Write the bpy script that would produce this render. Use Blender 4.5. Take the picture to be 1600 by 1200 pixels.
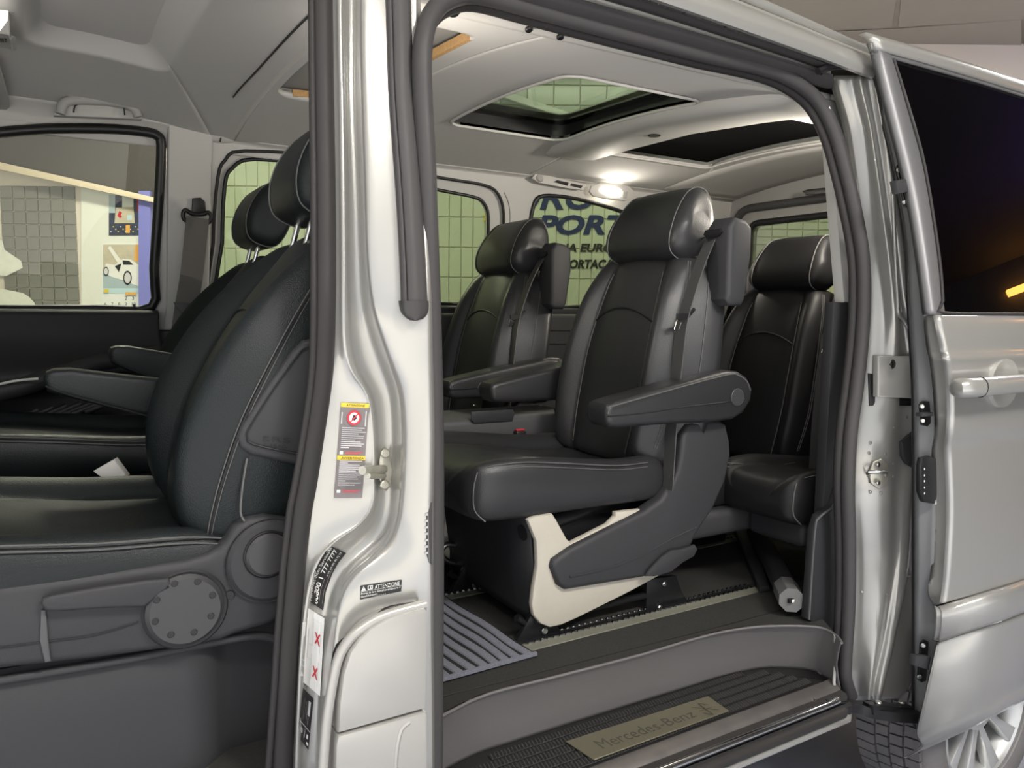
import bpy, bmesh, math, random
from mathutils import Vector, Matrix
random.seed(7)
for o in list(bpy.data.objects): bpy.data.objects.remove(o)
scene = bpy.context.scene
COL = scene.collection
# ------------------------------------------------------------------ camera
F, CX, CY = 1200.0, 800.0, 600.0
_s = math.tan(math.radians(0.67))
AX = Vector((2800-CX, -(508-CY), -F)).normalized()
_q = Vector((800-CX, -(508-2000*_s-CY), -F))
UP = AX.cross(_q).normalized()
if UP.y < 0: UP = -UP
AY = UP.cross(AX)
RW = Matrix((AX, AY, UP))                 # camera vector -> world vector
CAM = Vector((0, -1.12, 1.25))
cd = bpy.data.cameras.new('camera'); cam = bpy.data.objects.new('camera', cd); COL.objects.link(cam)
cd.sensor_width = 36; cd.lens = F/1600*36; cd.clip_start = .02
cam.matrix_world = Matrix.Translation(CAM) @ RW.to_4x4()
scene.camera = cam
# ------------------------------------------------------------------ world, exposure
w = bpy.data.worlds.new('daylight'); scene.world = w; w.use_nodes = True
bg = w.node_tree.nodes['Background']; bg.inputs[0].default_value = (.93, .96, 1, 1); bg.inputs[1].default_value = 1.0
scene.view_settings.view_transform = 'Standard'; scene.view_settings.look = 'None'
scene.view_settings.gamma = 1; scene.view_settings.use_curve_mapping = False
scene.view_settings.exposure = 0.36
sl_ = bpy.data.lights.new('sun', 'SUN'); sl_.energy = 10; sl_.angle = .03; sl_.color = (1, .95, .88)   # high sun on the forecourt outside
so_ = bpy.data.objects.new('sun', sl_); COL.objects.link(so_); so_.rotation_euler = Vector((.514*.45, .852*.45, -.9)).to_track_quat('-Z', 'Y').to_euler()
GZ = -.22                                  # workshop floor level; the van sits on it

def ray(px, py): return RW @ Vector(((px-CX)/F, -(py-CY)/F, -1))
def P(px, py, X=None, Y=None, Z=None):
    r = ray(px, py)
    t = (X-CAM.x)/r.x if X is not None else (Y-CAM.y)/r.y if Y is not None else (Z-CAM.z)/r.z
    return CAM + t*r
def Pf(px, py, off=0):                      # far side wall of the cabin, leaning in above the belt
    r = ray(px, py); t = (1.78-off-CAM.y)/r.y
    p = CAM+t*r
    if p.z > 1.25:
        t = (1.78-off-.16*(CAM.z-1.25)-CAM.y)/(r.y+.16*r.z); p = CAM+t*r
    return p
def zc(x, y):                               # headliner height
    s = min(1, max(0, (.64-x)/.58)); s = s*s*(3-2*s)
    return 1.87-.075*((y-.98)/.8)**2+.05*s
def Pc(px, py, dz=0):
    z = 1.85
    for _ in range(25):
        p = P(px, py, Z=z+dz); z = .5*z+.5*zc(p.x, p.y)
    return P(px, py, Z=z+dz)

# ------------------------------------------------------------------ materials
MATS = {}
def node(nt, t, **k):
    n = nt.nodes.new(t)
    for a, b in k.items():
        if a.startswith('_'): setattr(n, a[1:], b)
        else: n.inputs[a.replace('9', ' ')].default_value = b
    return n
def mat(name, col, rough=.5, metal=0, noise=0, nscale=60, bump=0, bscale=300, coat=0, spec=.5, emit=None, trans=0, rvar=0):
    m = bpy.data.materials.new(name); m.use_nodes = True; nt = m.node_tree
    b = nt.nodes['Principled BSDF']
    c = tuple(col)+(1,)
    b.inputs['Base Color'].default_value = c; b.inputs['Roughness'].default_value = rough; b.inputs['Metallic'].default_value = metal
    b.inputs['Coat Weight'].default_value = coat; b.inputs['Coat Roughness'].default_value = .06; b.inputs['Specular IOR Level'].default_value = spec
    tc = node(nt, 'ShaderNodeTexCoord')
    if noise or rvar:
        n = node(nt, 'ShaderNodeTexNoise', Scale=nscale, Detail=5.0); nt.links.new(tc.outputs['Object'], n.inputs['Vector'])
    if noise:
        mx = node(nt, 'ShaderNodeMix', _data_type='RGBA'); nt.links.new(n.outputs['Fac'], mx.inputs['Factor'])
        mx.inputs['A'].default_value = tuple(x*(1-noise) for x in col)+(1,); mx.inputs['B'].default_value = tuple(min(1, x*(1+noise)) for x in col)+(1,)
        nt.links.new(mx.outputs['Result'], b.inputs['Base Color'])
    if rvar:
        mr = node(nt, 'ShaderNodeMapRange'); nt.links.new(n.outputs['Fac'], mr.inputs['Value'])
        mr.inputs['To Min'].default_value = rough-rvar; mr.inputs['To Max'].default_value = rough+rvar
        nt.links.new(mr.outputs['Result'], b.inputs['Roughness'])
    if bump:
        v = node(nt, 'ShaderNodeTexVoronoi', Scale=bscale) if bscale > 0 else node(nt, 'ShaderNodeTexNoise', Scale=-bscale, Detail=4.0)
        nt.links.new(tc.outputs['Object'], v.inputs['Vector'])
        bp = node(nt, 'ShaderNodeBump', Strength=bump, Distance=.0012); nt.links.new(v.outputs[0], bp.inputs['Height'])
        nt.links.new(bp.outputs['Normal'], b.inputs['Normal'])
    if emit:
        b.inputs['Emission Color'].default_value = tuple(emit[0])+(1,); b.inputs['Emission Strength'].default_value = emit[1]
    MATS[name] = m; return m
def glass(name, tint, refl=.12, rough=.01):
    m = bpy.data.materials.new(name); m.use_nodes = True; nt = m.node_tree; nt.nodes.clear()
    o = node(nt, 'ShaderNodeOutputMaterial'); t = node(nt, 'ShaderNodeBsdfTransparent', Color=tuple(tint)+(1,))
    g = node(nt, 'ShaderNodeBsdfGlossy', Roughness=rough); f = node(nt, 'ShaderNodeFresnel', IOR=1.5)
    k = node(nt, 'ShaderNodeMath', _operation='MULTIPLY'); k.inputs[1].default_value = refl*8
    mx = node(nt, 'ShaderNodeMixShader'); nt.links.new(f.outputs[0], k.inputs[0]); nt.links.new(k.outputs[0], mx.inputs[0])
    nt.links.new(t.outputs[0], mx.inputs[1]); nt.links.new(g.outputs[0], mx.inputs[2]); nt.links.new(mx.outputs[0], o.inputs[0])
    MATS[name] = m; return m
mat('silver', (.41, .405, .385), .28, .45, coat=.6)
mat('silver_panel', (.42, .41, .385), .36, .2, coat=.35)
mat('frame_satin', (.16, .16, .165), .4, .3)
mat('door_inner', (.20, .205, .21), .5, .2)
mat('steel', (.62, .62, .60), .3, 1, rvar=.1, nscale=40)
mat('chrome', (.8, .8, .8), .12, 1)
mat('zinc', (.60, .58, .50), .38, .8, noise=.2)
mat('alloy', (.66, .66, .65), .3, .6, coat=.3)
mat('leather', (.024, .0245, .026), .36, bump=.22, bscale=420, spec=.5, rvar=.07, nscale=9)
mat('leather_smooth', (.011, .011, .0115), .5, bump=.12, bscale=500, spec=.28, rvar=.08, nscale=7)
mat('leather_front', (.011, .0145, .0155), .45, bump=.35, bscale=420, spec=.32, rvar=.06, nscale=9)
mat('stitch', (.11, .11, .105), .6)
mat('seam_dark', (.012, .012, .013), .5)
mat('plastic', (.033, .033, .036), .58, bump=.2, bscale=900, spec=.45)
mat('plastic_dark', (.017, .018, .020), .58, bump=.2, bscale=900)
mat('plastic_mid', (.080, .080, .083), .52, bump=.2, bscale=900, spec=.45)
mat('step_plastic', (.135, .128, .129), .5, bump=.25, bscale=800, rvar=.06, nscale=20)
mat('belt', (.07, .07, .069), .6, bump=.4, bscale=700)
mat('belt_far', (.14, .13, .12), .65, bump=.4, bscale=700)
mat('black', (.012, .012, .013), .4)
mat('black_metal', (.014, .014, .015), .28, .2)
mat('rubber', (.035, .033, .033), .5, spec=.2, rvar=.06, nscale=30)
mat('rubber_grey', (.058, .055, .056), .48, spec=.25, rvar=.05, nscale=30)
mat('headliner', (.60, .585, .565), .9, noise=.06, nscale=900, bump=.15, bscale=-1500)
mat('trim_light', (.58, .57, .545), .6, bump=.08, bscale=900)
mat('trim_grey', (.42, .415, .40), .6)
mat('carpet', (.026, .026, .023), .95, noise=.55, nscale=260, bump=.8, bscale=-500)
mat('carpet_dark', (.028, .029, .030), .95, noise=.4, nscale=260, bump=.6, bscale=-500)
mat('mat_pile', (.19, .195, .235), .95, noise=.55, nscale=330, bump=1, bscale=-420)
mat('mat_black', (.012, .012, .013), .9, bump=.5, bscale=-400)
mat('olive', (.19, .19, .15), .55, noise=.15, nscale=50)
mat('leg_plate', (.50, .465, .395), .45, noise=.03)
mat('scuffed', (.17, .158, .15), .42, .6, noise=.25, nscale=25, rvar=.12)
mat('rib', (.060, .058, .057), .5, spec=.5)
mat('tread', (.014, .0135, .0135), .55, bump=.5, bscale=600)
mat('brass_plate', (.33, .31, .22), .38, .75, rvar=.08, nscale=60)
mat('plate_ink', (.07, .066, .05), .6)
mat('foam', (.50, .30, .13), .9, noise=.3, nscale=120, bump=.6, bscale=-300)
mat('blind', (.005, .005, .0055), .9, spec=.08, bump=.2, bscale=-900)
mat('white', (.8, .8, .78), .5)
mat('ink_white', (.78, .78, .75), .55)
mat('ink_black', (.016, .016, .017), .45)
mat('ink_red', (.55, .03, .05), .5)
mat('ink_yellow', (.75, .55, .05), .5)
mat('ink_blue', (.012, .022, .11), .45)
mat('ink_grey', (.19, .17, .17), .5)
mat('ink_pale', (.62, .62, .63), .5)
mat('yellow_star', (.72, .55, .03), .5)
mat('tile', (.52, .55, .48), .18, noise=.05, nscale=3)
mat('grout', (.52, .55, .48), .8)
mat('tile_grey', (.20, .20, .175), .2, noise=.15, nscale=6)
mat('wall_cream', (.72, .66, .56), .6, noise=.03, nscale=4)
mat('wall_white', (.78, .80, .72), .6)
mat('plaster_patch', (.80, .82, .72), .8, noise=.08, nscale=30)
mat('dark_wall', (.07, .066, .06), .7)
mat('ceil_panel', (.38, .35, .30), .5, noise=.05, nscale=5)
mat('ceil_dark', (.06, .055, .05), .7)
mat('forecourt', (.55, .54, .51), .8, noise=.1, nscale=2)
mat('shop_floor', (.30, .32, .385), .35, noise=.12, nscale=12, rvar=.08)
mat('beam', (.72, .62, .45), .6)
mat('blue_board', (.20, .21, .55), .5)
mat('paper', (.80, .82, .78), .7)
mat('photo_tan', (.55, .50, .38), .6, noise=.2, nscale=20)
mat('photo_night', (.05, .06, .10), .5, noise=.9, nscale=45)
mat('photo_floor', (.40, .50, .52), .5)
mat('car_white', (.80, .80, .76), .4)
mat('orange', (.80, .42, .10), .5)
mat('sky_blue', (.50, .68, .72), .6)
mat('tyre', (.17, .16, .16), .75, noise=.1, nscale=60)
mat('tyre_groove', (.010, .010, .010), .9)
mat('lamp_white', (.9, .9, .85), .3, emit=((1, .93, .78), 9))
mat('lamp_soft', (.9, .9, .85), .3, emit=((1, .97, .9), 1.2))
mat('panel_light', (.9, .9, .9), .3, emit=((1, .97, .92), 12))
mat('strip_orange', (.9, .5, .1), .3, emit=((1, .42, .08), 14))
mat('strip_violet', (.3, .1, .9), .3, emit=((.16, .06, 1), 5))
mat('disc_grey', (.043, .043, .045), .45)
mat('tube_grey', (.13, .13, .13), .5, bump=.15, bscale=500)
mat('amber', (.5, .3, .1), .4)
glass('glass_far', (.42, .48, .30), .08)
glass('glass_dark', (.012, .012, .016), .14)
glass('glass_roof', (.26, .32, .22), .05)
glass('glass_front', (.86, .88, .74), .10)

# ------------------------------------------------------------------ mesh helpers
def setp(o, label=None, cat=None, group=None, kind=None):
    for k, v in (('label', label), ('category', cat), ('group', group), ('kind', kind)):
        if v: o[k] = v
    return o
def link(name, me, parent=None):
    o = bpy.data.objects.new(name, me); COL.objects.link(o)
    if parent: o.parent = parent; o.matrix_parent_inverse = Matrix.Translation(-parent.location) if parent.type == 'EMPTY' else Matrix()
    return o
def empty(name, loc, label, cat, group=None):
    o = bpy.data.objects.new(name, None); COL.objects.link(o); o.location = loc; o.empty_display_size = .05
    bpy.context.view_layer.update()
    return setp(o, label, cat, group)
def finish(bm, name, m, parent, smooth=40, recalc=True):
    if recalc: bmesh.ops.recalc_face_normals(bm, faces=bm.faces)
    me = bpy.data.meshes.new(name); bm.to_mesh(me); bm.free()
    for x in (m if isinstance(m, (list, tuple)) else [m]): me.materials.append(MATS[x])
    if smooth:
        me.polygons.foreach_set('use_smooth', [True]*len(me.polygons))
        if smooth < 180: me.set_sharp_from_angle(angle=math.radians(smooth))
    return link(name, me, parent)
def raw(name, vs, fs, m, parent=None, smooth=40, recalc=True, idx=None):
    bm = bmesh.new(); bv = [bm.verts.new(v) for v in vs]
    for i, f in enumerate(fs):
        try: bf = bm.faces.new([bv[k] for k in f])
        except ValueError: continue
        if idx: bf.material_index = idx[i]
    return finish(bm, name, m, parent, smooth, recalc)
def bevel(bm, r, seg=2, ang=30):
    es = [e for e in bm.edges if len(e.link_faces) == 2 and e.calc_face_angle(0) > math.radians(ang)]
    if r and es: bmesh.ops.bevel(bm, geom=es, offset=r, segments=seg, affect='EDGES', profile=.5, clamp_overlap=True)
def box(name, a, b, m, parent=None, bev=.004, seg=2):
    bm = bmesh.new(); bmesh.ops.create_cube(bm, size=1)
    for v in bm.verts:
        v.co = Vector([a[i] if v.co[i] < 0 else b[i] for i in range(3)])
    bevel(bm, min(bev, .45*min(abs(b[i]-a[i]) for i in range(3))), seg)
    return finish(bm, name, m, parent)
def prism(name, poly, ext, m, parent=None, bev=.004, seg=2, smooth=40):
    bm = bmesh.new(); ext = Vector(ext)
    A = [bm.verts.new(p) for p in poly]; B = [bm.verts.new(Vector(p)+ext) for p in poly]
    n = len(poly); bm.faces.new(A); bm.faces.new(B[::-1])
    for i in range(n): bm.faces.new([A[i], B[i], B[(i+1) % n], A[(i+1) % n]])
    bmesh.ops.recalc_face_normals(bm, faces=bm.faces)
    if bev:
        es = [e for e in bm.edges if len(e.link_faces) == 2 and e.calc_face_angle(0) > math.radians(50) and (e.verts[0] in A) == (e.verts[1] in A)]
        bmesh.ops.bevel(bm, geom=es, offset=bev, segments=seg, affect='EDGES', profile=.5, clamp_overlap=True)
    return finish(bm, name, m, parent, smooth)
def cat(pts, n=6, cyc=False):               # Catmull-Rom resampling
    pts = [Vector(p) for p in pts]; N = len(pts); out = []
    for i in range(N if cyc else N-1):
        g = (lambda k: pts[k % N]) if cyc else (lambda k: pts[min(max(k, 0), N-1)])
        p0, p1, p2, p3 = g(i-1), g(i), g(i+1), g(i+2)
        for j in range(n):
            t = j/n
            out.append(.5*((2*p1)+(p2-p0)*t+(2*p0-5*p1+4*p2-p3)*t*t+(3*p1-p0-3*p2+p3)*t**3))
    if not cyc: out.append(pts[-1])
    return out
def frames(path, cyc=False, up=Vector((0, 0, 1))):
    fr = []; N = len(path); last = None
    for i, p in enumerate(path):
        a = path[(i-1) % N] if cyc or i > 0 else p; b = path[(i+1) % N] if cyc or i < N-1 else p
        t = (b-a).normalized()
        if last is None:
            u = up if abs(t.dot(up)) < .95 else Vector((0, 1, 0))
            n = (u-t*u.dot(t)).normalized()
        else: n = (last-t*last.dot(t)).normalized()
        last = n; fr.append((t, n, t.cross(n)))
    return fr
def sweep(name, path, prof, m, parent=None, cyc=False, up=(0, 0, 1), smooth=50, caps=True):
    path = [Vector(p) for p in path]; fr = frames(path, cyc, Vector(up)); k = len(prof); vs = []; fs = []
    for p, (t, n, b) in zip(path, fr):
        vs += [p+n*q[0]+b*q[1] for q in prof]
    N = len(path)
    for i in range(N if cyc else N-1):
        for j in range(k):
            a = i*k+j; b2 = i*k+(j+1) % k; c = ((i+1) % N)*k+(j+1) % k; d = ((i+1) % N)*k+j
            fs.append((a, b2, c, d))
    if not cyc and caps: fs += [tuple(range(k)), tuple(range((N-1)*k, N*k))]
    return raw(name, vs, fs, m, parent, smooth)
def circ(r, n=8, sy=1): return [(r*math.cos(2*math.pi*i/n), r*sy*math.sin(2*math.pi*i/n)) for i in range(n)]
def tube(name, pts, r, m, parent=None, n=8, sub=5, cyc=False, up=(0, 0, 1)):
    return sweep(name, cat(pts, sub, cyc) if sub > 1 else pts, circ(r, n), m, parent, cyc, up)
def strip(name, pts, wid, th, m, parent=None, sub=5, up=(0, 0, 1)):     # flat band; width along the frame's second axis
    return sweep(name, cat(pts, sub) if sub > 1 else pts, [(th/2, -wid/2), (th/2, wid/2), (-th/2, wid/2), (-th/2, -wid/2)], m, parent, False, up)
def grid(name, rows, m, parent=None, smooth=180, thick=0, sub=(1, 1), direction=None):
    rows = [cat(r, sub[1]) if sub[1] > 1 else [Vector(p) for p in r] for r in rows]
    if sub[0] > 1:
        cols = [cat([r[j] for r in rows], sub[0]) for j in range(len(rows[0]))]
        rows = [[c[i] for c in cols] for i in range(len(cols[0]))]
    R, K = len(rows), len(rows[0]); vs = [p for r in rows for p in r]
    fs = [(i*K+j, i*K+j+1, (i+1)*K+j+1, (i+1)*K+j) for i in range(R-1) for j in range(K-1)]
    if thick:
        d = Vector(direction)*thick; n0 = len(vs); vs = vs+[v+d for v in vs]; fs = fs+[tuple(n0+k for k in f[::-1]) for f in fs]
        bd = [j for j in range(K)]+[i*K+K-1 for i in range(1, R)]+[(R-1)*K+j for j in range(K-2, -1, -1)]+[i*K for i in range(R-2, 0, -1)]
        for a, b in zip(bd, bd[1:]+bd[:1]): fs.append((a, b, n0+b, n0+a))
    return raw(name, vs, fs, m, parent, smooth, recalc=bool(thick))
def loft(name, rings, m, parent=None, smooth=60, caps=True):
    k = len(rings[0]); vs = [p for r in rings for p in r]; fs = []
    for i in range(len(rings)-1):
        for j in range(k): fs.append((i*k+j, i*k+(j+1) % k, (i+1)*k+(j+1) % k, (i+1)*k+j))
    if caps: fs += [tuple(range(k)), tuple(range(len(vs)-k, len(vs)))]
    return raw(name, vs, fs, m, parent, smooth)
def rrect(x0, z0, x1, z1, r, n=5):          # rounded rectangle outline
    out = []
    for cx, cz, a in ((x1-r, z1-r, 0), (x0+r, z1-r, 90), (x0+r, z0+r, 180), (x1-r, z0+r, 270)):
        for i in range(n+1):
            t = math.radians(a+90*i/n); out.append((cx+r*math.cos(t), cz+r*math.sin(t)))
    return out
def fill(name, poly, f, m, parent):          # a smooth sheet inside a 2-D outline, height from f(x, y)
    cx = sum(p[0] for p in poly)/len(poly); cy = sum(p[1] for p in poly)/len(poly); n = len(poly); vs = []; fs = []
    ks = (1, .85, .7, .55, .4, .25, .1)
    for k in ks: vs += [f(cx+(x-cx)*k, cy+(y-cy)*k) for x, y in poly]
    for i in range(len(ks)-1):
        for j in range(n): fs.append((i*n+j, i*n+(j+1) % n, (i+1)*n+(j+1) % n, (i+1)*n+j))
    fs.append(tuple(range((len(ks)-1)*n, len(ks)*n)))
    return raw(name, vs, fs, m, parent, 180, False)
def dens(poly, d=.025):                       # split long edges of a closed 2-D outline
    out = []
    for a, b in zip(poly, poly[1:]+poly[:1]):
        n = max(1, int(math.hypot(b[0]-a[0], b[1]-a[1])/d))
        out += [(a[0]+(b[0]-a[0])*i/n, a[1]+(b[1]-a[1])*i/n) for i in range(n)]
    return out
def cyl(name, c, axis, r, h, m, parent=None, n=24, bev=.002, r2=None):
    axis = Vector(axis).normalized(); u = axis.orthogonal().normalized(); v = axis.cross(u); c = Vector(c); r2 = r if r2 is None else r2
    prof = [(0, r-bev), (bev, r), (h-bev, r2), (h, r2-bev)]
    rings = [[c+axis*d+u*rr*math.cos(2*math.pi*i/n)+v*rr*math.sin(2*math.pi*i/n) for i in range(n)] for d, rr in prof]
    return loft(name, rings, m, parent, 40)
def ring_panel(name, outer, inner, m, parent=None, thick=None, smooth=40):  # closed outlines, same count
    n = len(outer); vs = [Vector(p) for p in outer]+[Vector(p) for p in inner]
    fs = [(i, (i+1) % n, n+(i+1) % n, n+i) for i in range(n)]
    if thick:
        d = Vector(thick); vs += [v+d for v in vs]; k = 2*n
        fs += [tuple(k+q for q in f[::-1]) for f in fs[:n]]
        fs += [(i, (i+1) % n, k+(i+1) % n, k+i) for i in range(n)]+[(n+i, n+(i+1) % n, k+n+(i+1) % n, k+n+i) for i in range(n)]
    return raw(name, vs, fs, m, parent, smooth, recalc=bool(thick))
def square_around(inner, x0, z0, x1, z1):   # radial match of a rectangle to a 2-D outline
    cx = sum(p[0] for p in inner)/len(inner); cz = sum(p[1] for p in inner)/len(inner); out = []
    for p in inner:
        dx, dz = p[0]-cx, p[1]-cz; k = 1e9
        if dx > 1e-9: k = min(k, (x1-cx)/dx)
        if dx < -1e-9: k = min(k, (x0-cx)/dx)
        if dz > 1e-9: k = min(k, (z1-cz)/dz)
        if dz < -1e-9: k = min(k, (z0-cz)/dz)
        out.append((cx+dx*k, cz+dz*k))
    for X, Z in ((x0, z0), (x1, z0), (x1, z1), (x0, z1)):      # snap nearest to the corners
        i = min(range(len(out)), key=lambda i: (out[i][0]-X)**2+(out[i][1]-Z)**2); out[i] = (X, Z)
    return out
_tc = {}
def text_mesh(s, shear=0, off=0):           # glyph outlines of a line of writing, scaled to height 1 (cap height), x from 0
    k = (s, shear, off)
    if k not in _tc:
        c = bpy.data.curves.new('writing', 'FONT'); c.body = s; c.shear = shear; c.offset = off; c.fill_mode = 'FRONT'; c.resolution_u = 3
        o = bpy.data.objects.new('writing', c); me = o.to_mesh()
        vs = [v.co.copy() for v in me.vertices]; fs = [tuple(p.vertices) for p in me.polygons]; o.to_mesh_clear()
        bpy.data.objects.remove(o); bpy.data.curves.remove(c)
        x0 = min(v.x for v in vs); x1 = max(v.x for v in vs)
        _tc[k] = ([((v.x-x0)/(x1-x0), v.y/.7) for v in vs], fs, (x1-x0)/.7)
    return _tc[k]
class Print:                                # a flat printed thing: filled shapes in (s,t) mapped onto a surface
    def __init__(s, f): s.f = f; s.v = []; s.fc = []; s.mi = []; s.mats = []; s.lay = 0
    def m(s, name):
        if name not in s.mats: s.mats.append(name)
        return s.mats.index(name)
    def poly(s, pts, m, lay=None):
        s.lay += 1; n = len(s.v); s.v += [s.f(a, b, lay if lay is not None else s.lay) for a, b in pts]; s.fc.append(tuple(range(n, n+len(pts)))); s.mi.append(s.m(m))
    def rect(s, a0, b0, a1, b1, m, nx=1, ny=1, lay=None):
        s.lay += 1; n = len(s.v); L = lay if lay is not None else s.lay
        for j in range(ny+1):
            for i in range(nx+1): s.v.append(s.f(a0+(a1-a0)*i/nx, b0+(b1-b0)*j/ny, L))
        for j in range(ny):
            for i in range(nx):
                k = n+j*(nx+1)+i; s.fc.append((k, k+1, k+nx+2, k+nx+1)); s.mi.append(s.m(m))
    def text(s, t, a0, b0, a1, b1, m, shear=0, off=0):      # baseline b0, cap line b1
        s.lay += 1; v, f, _ = text_mesh(t, shear, off); n = len(s.v)
        s.v += [s.f(a0+(a1-a0)*x, b0+(b1-b0)*y, s.lay) for x, y in v]
        s.fc += [tuple(n+k for k in q) for q in f]; s.mi += [s.m(m)]*len(f)
    def build(s, name, parent=None): return raw(name, s.v, s.fc, s.mats, parent, 0, False, s.mi)
def bil(c, s, t):                           # c = bl, br, tr, tl
    return [(1-s)*(1-t)*c[0][i]+s*(1-t)*c[1][i]+s*t*c[2][i]+(1-s)*t*c[3][i] for i in range(2)]
def copy_tree(o, d, parent=None):
    c = o.copy(); COL.objects.link(c)
    if parent is None: c.location = Vector(o.location)+Vector(d)
    else: c.parent = parent
    for ch in list(o.children): copy_tree(ch, d, c)
    return c
# ================================================================== the workshop (its walls are turned against the van)
FW = Vector((ray(800, 600).x, ray(800, 600).y, 0)).normalized(); RT = Vector((FW.y, -FW.x, 0))
def W(u, v, z): return Vector((CAM.x, CAM.y, 0))+RT*u+FW*v+Vector((0, 0, z))
WD = 5.2; WZ = 3.02
def Pw(px, py, off=0):                      # a pixel on the back wall
    r = ray(px, py); return CAM+r*((WD-off)/r.dot(FW))
def wbox(name, u0, v0, z0, u1, v1, z1, m, parent=None, bev=.0):
    poly = [W(u0, v0, z0), W(u1, v0, z0), W(u1, v1, z0), W(u0, v1, z0)]
    return prism(name, poly, (0, 0, z1-z0), m, parent, bev)
setp(wbox('floor_forecourt', -9, -12, GZ-.1, 9, -1.7, GZ, 'forecourt'), 'pale sunlit concrete forecourt outside the workshop', kind='structure')
floor = setp(wbox('floor', -7, -1.7, GZ-.1, 8, WD+.2, GZ, 'shop_floor'), 'blue-grey sealed concrete workshop floor', kind='structure')
wall_back = setp(wbox('wall_back', -7, WD, GZ, 8, WD+.2, 4.2, 'wall_cream'), 'cream tiled workshop wall behind the van', kind='structure')
setp(wbox('wall_left', -7.2, -1.0, GZ, -7, WD, 4.2, 'wall_white'), 'pale left wall of the workshop', kind='structure')
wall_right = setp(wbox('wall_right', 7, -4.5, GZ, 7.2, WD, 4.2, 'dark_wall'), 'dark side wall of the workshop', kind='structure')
ceiling = setp(wbox('ceiling', -7, -1.9, WZ, 8, WD, WZ+.1, 'ceil_panel'), 'grey panelled workshop ceiling', kind='structure')
def cpanel(pts):
    return prism('ceiling_panel', [P(a, b, Z=WZ-.012) for a, b in pts], (0, 0, .011), 'ceil_panel', ceiling, .002, 1)
cpanel([(1050, -60), (1409, -60), (1394, 43), (1050, 58)]); cpanel([(1414, -60), (1700, -60), (1700, 24), (1403, 43)])
cpanel([(1050, 63), (1400, 47), (1596, 31), (1596, 82), (1050, 110)]); cpanel([(1600, 30), (1800, 18), (1800, 74), (1600, 82)])
# tiles on the back wall, as far as the van's windows show them
_tile = {}
def tiles(x0, y0, x1, y1, wpx, hpx, m, gap=.004, skip=None):
    a = Pw(x0, y0); b = Pw(x1, y1); u0, u1 = (a-CAM).dot(RT), (b-CAM).dot(RT); nx = round((x1-x0)/wpx); nz = round((y1-y0)/hpx)
    tw = (u1-u0)/nx; th = (a.z-b.z)/nz; key = (round(tw, 4), round(th, 4), m)
    for j in range(nz):
        for i in range(nx):
            if skip and skip(x0+(i+.5)*wpx, y0+(j+.5)*hpx): continue
            loc = W(u0+(i+.5)*tw, WD, a.z-(j+.5)*th)
            if key not in _tile:
                bm = bmesh.new(); bmesh.ops.create_cube(bm, size=1)
                for v in bm.verts: v.co = Vector((v.co.x*(tw-gap), v.co.y*.02, v.co.z*(th-gap)))
                bevel(bm, .003, 1); o = finish(bm, 'tile', m, wall_back, 0); _tile[key] = o.data
            else:
                o = link('tile', _tile[key], wall_back)
            o.location = loc; o.rotation_euler = (random.uniform(-.012, .012), 0, math.atan2(RT.y, RT.x)+random.uniform(-.012, .012))
tiles(496, 242, 1162, 485, 18.5, 48.6, 'tile'); tiles(700, 100, 1110, 230, 41, 33, 'tile')
tiles(1160, 310, 1345, 432, 23, 12, 'tile'); tiles(330, 242, 496, 485, 18.5, 48.6, 'tile'); tiles(0, 290, 126, 490, 21, 20, 'tile_grey')
# things hung on the back wall
def wallmap(c, base=.016): return lambda s, t, lay: Pw(*bil(c, s, t), off=base+.0007*lay)
def board(name, c, m, label, cat_, th=.012, base=.001):
    poly = [Pw(x, y, base) for x, y in c]
    return setp(prism(name, poly, -FW*th, m, None, .001, 1), label, cat_)
board('white_panel', [(128, 490), (245, 490), (245, 298), (128, 285)], 'wall_white', 'plain white wall panel carrying the calendars behind the front side window', 'panel')
board('blue_board', [(222, 490), (240, 490), (240, 300), (222, 300)], 'blue_board', 'narrow violet-blue board at the edge of the front side window', 'board', .05, .02)
def pic(name, c, draw, label, cat_):
    t = Print(wallmap(c)); draw(t); o = t.build(name)
    me = o.data
    return setp(o, label, cat_)
def d_cal(t):
    t.rect(0, 0, 1, 1, 'paper'); t.rect(.03, .42, 1, .97, 'photo_tan'); t.rect(.03, .30, 1, .55, 'photo_floor'); t.rect(.03, .22, 1, .30, 'sky_blue')
    t.poly([(.75, .72), (1, .70), (1, .97), (.78, .97)], 'orange')
    t.poly([(.06, .60), (.07, .54), (.20, .48), (.50, .42), (.85, .33), (1, .36), (1, .62), (.85, .66), (.68, .74), (.50, .75), (.30, .66), (.10, .68)], 'car_white')
    t.poly([(.14, .92), (.20, .95), (.46, .72), (.40, .66)], 'car_white')
    t.poly([(.48, .73), (.64, .72), (.74, .66), (.50, .66)], 'ink_black'); t.poly([(.30, .64), (.46, .68), (.40, .55)], 'ink_black')
    for cx, cy, r in ((.60, .46, .11), (.10, .56, .07)):
        for rr, mm in ((r, 'ink_black'), (r*.75, 'ink_pale')):
            t.poly([(cx+rr*.9*math.cos(a*.3927), cy+rr*math.sin(a*.3927)) for a in range(16)], mm)
    t.rect(.05, .235, .16, .285, 'ink_yellow'); t.rect(.55, .20, .80, .24, 'orange'); t.rect(.9, .22, 1, .27, 'ink_yellow')
    for r, (b, ns) in enumerate(((.12, ('', '', '', '2', '3', '4')), (.03, ('6', '7', '8', '9', '10', '11')))):
        for i, n in enumerate(ns):
            if n: t.text(n, .06+.16*i, b, .06+.16*i+(.05 if len(n) == 1 else .09), b+.055, 'ink_black')
pic('wall_calendar', [(159, 481), (226, 481), (226, 379), (159, 379)], d_cal, 'wall calendar with a picture of a white sports car, doors up', 'calendar')
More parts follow.
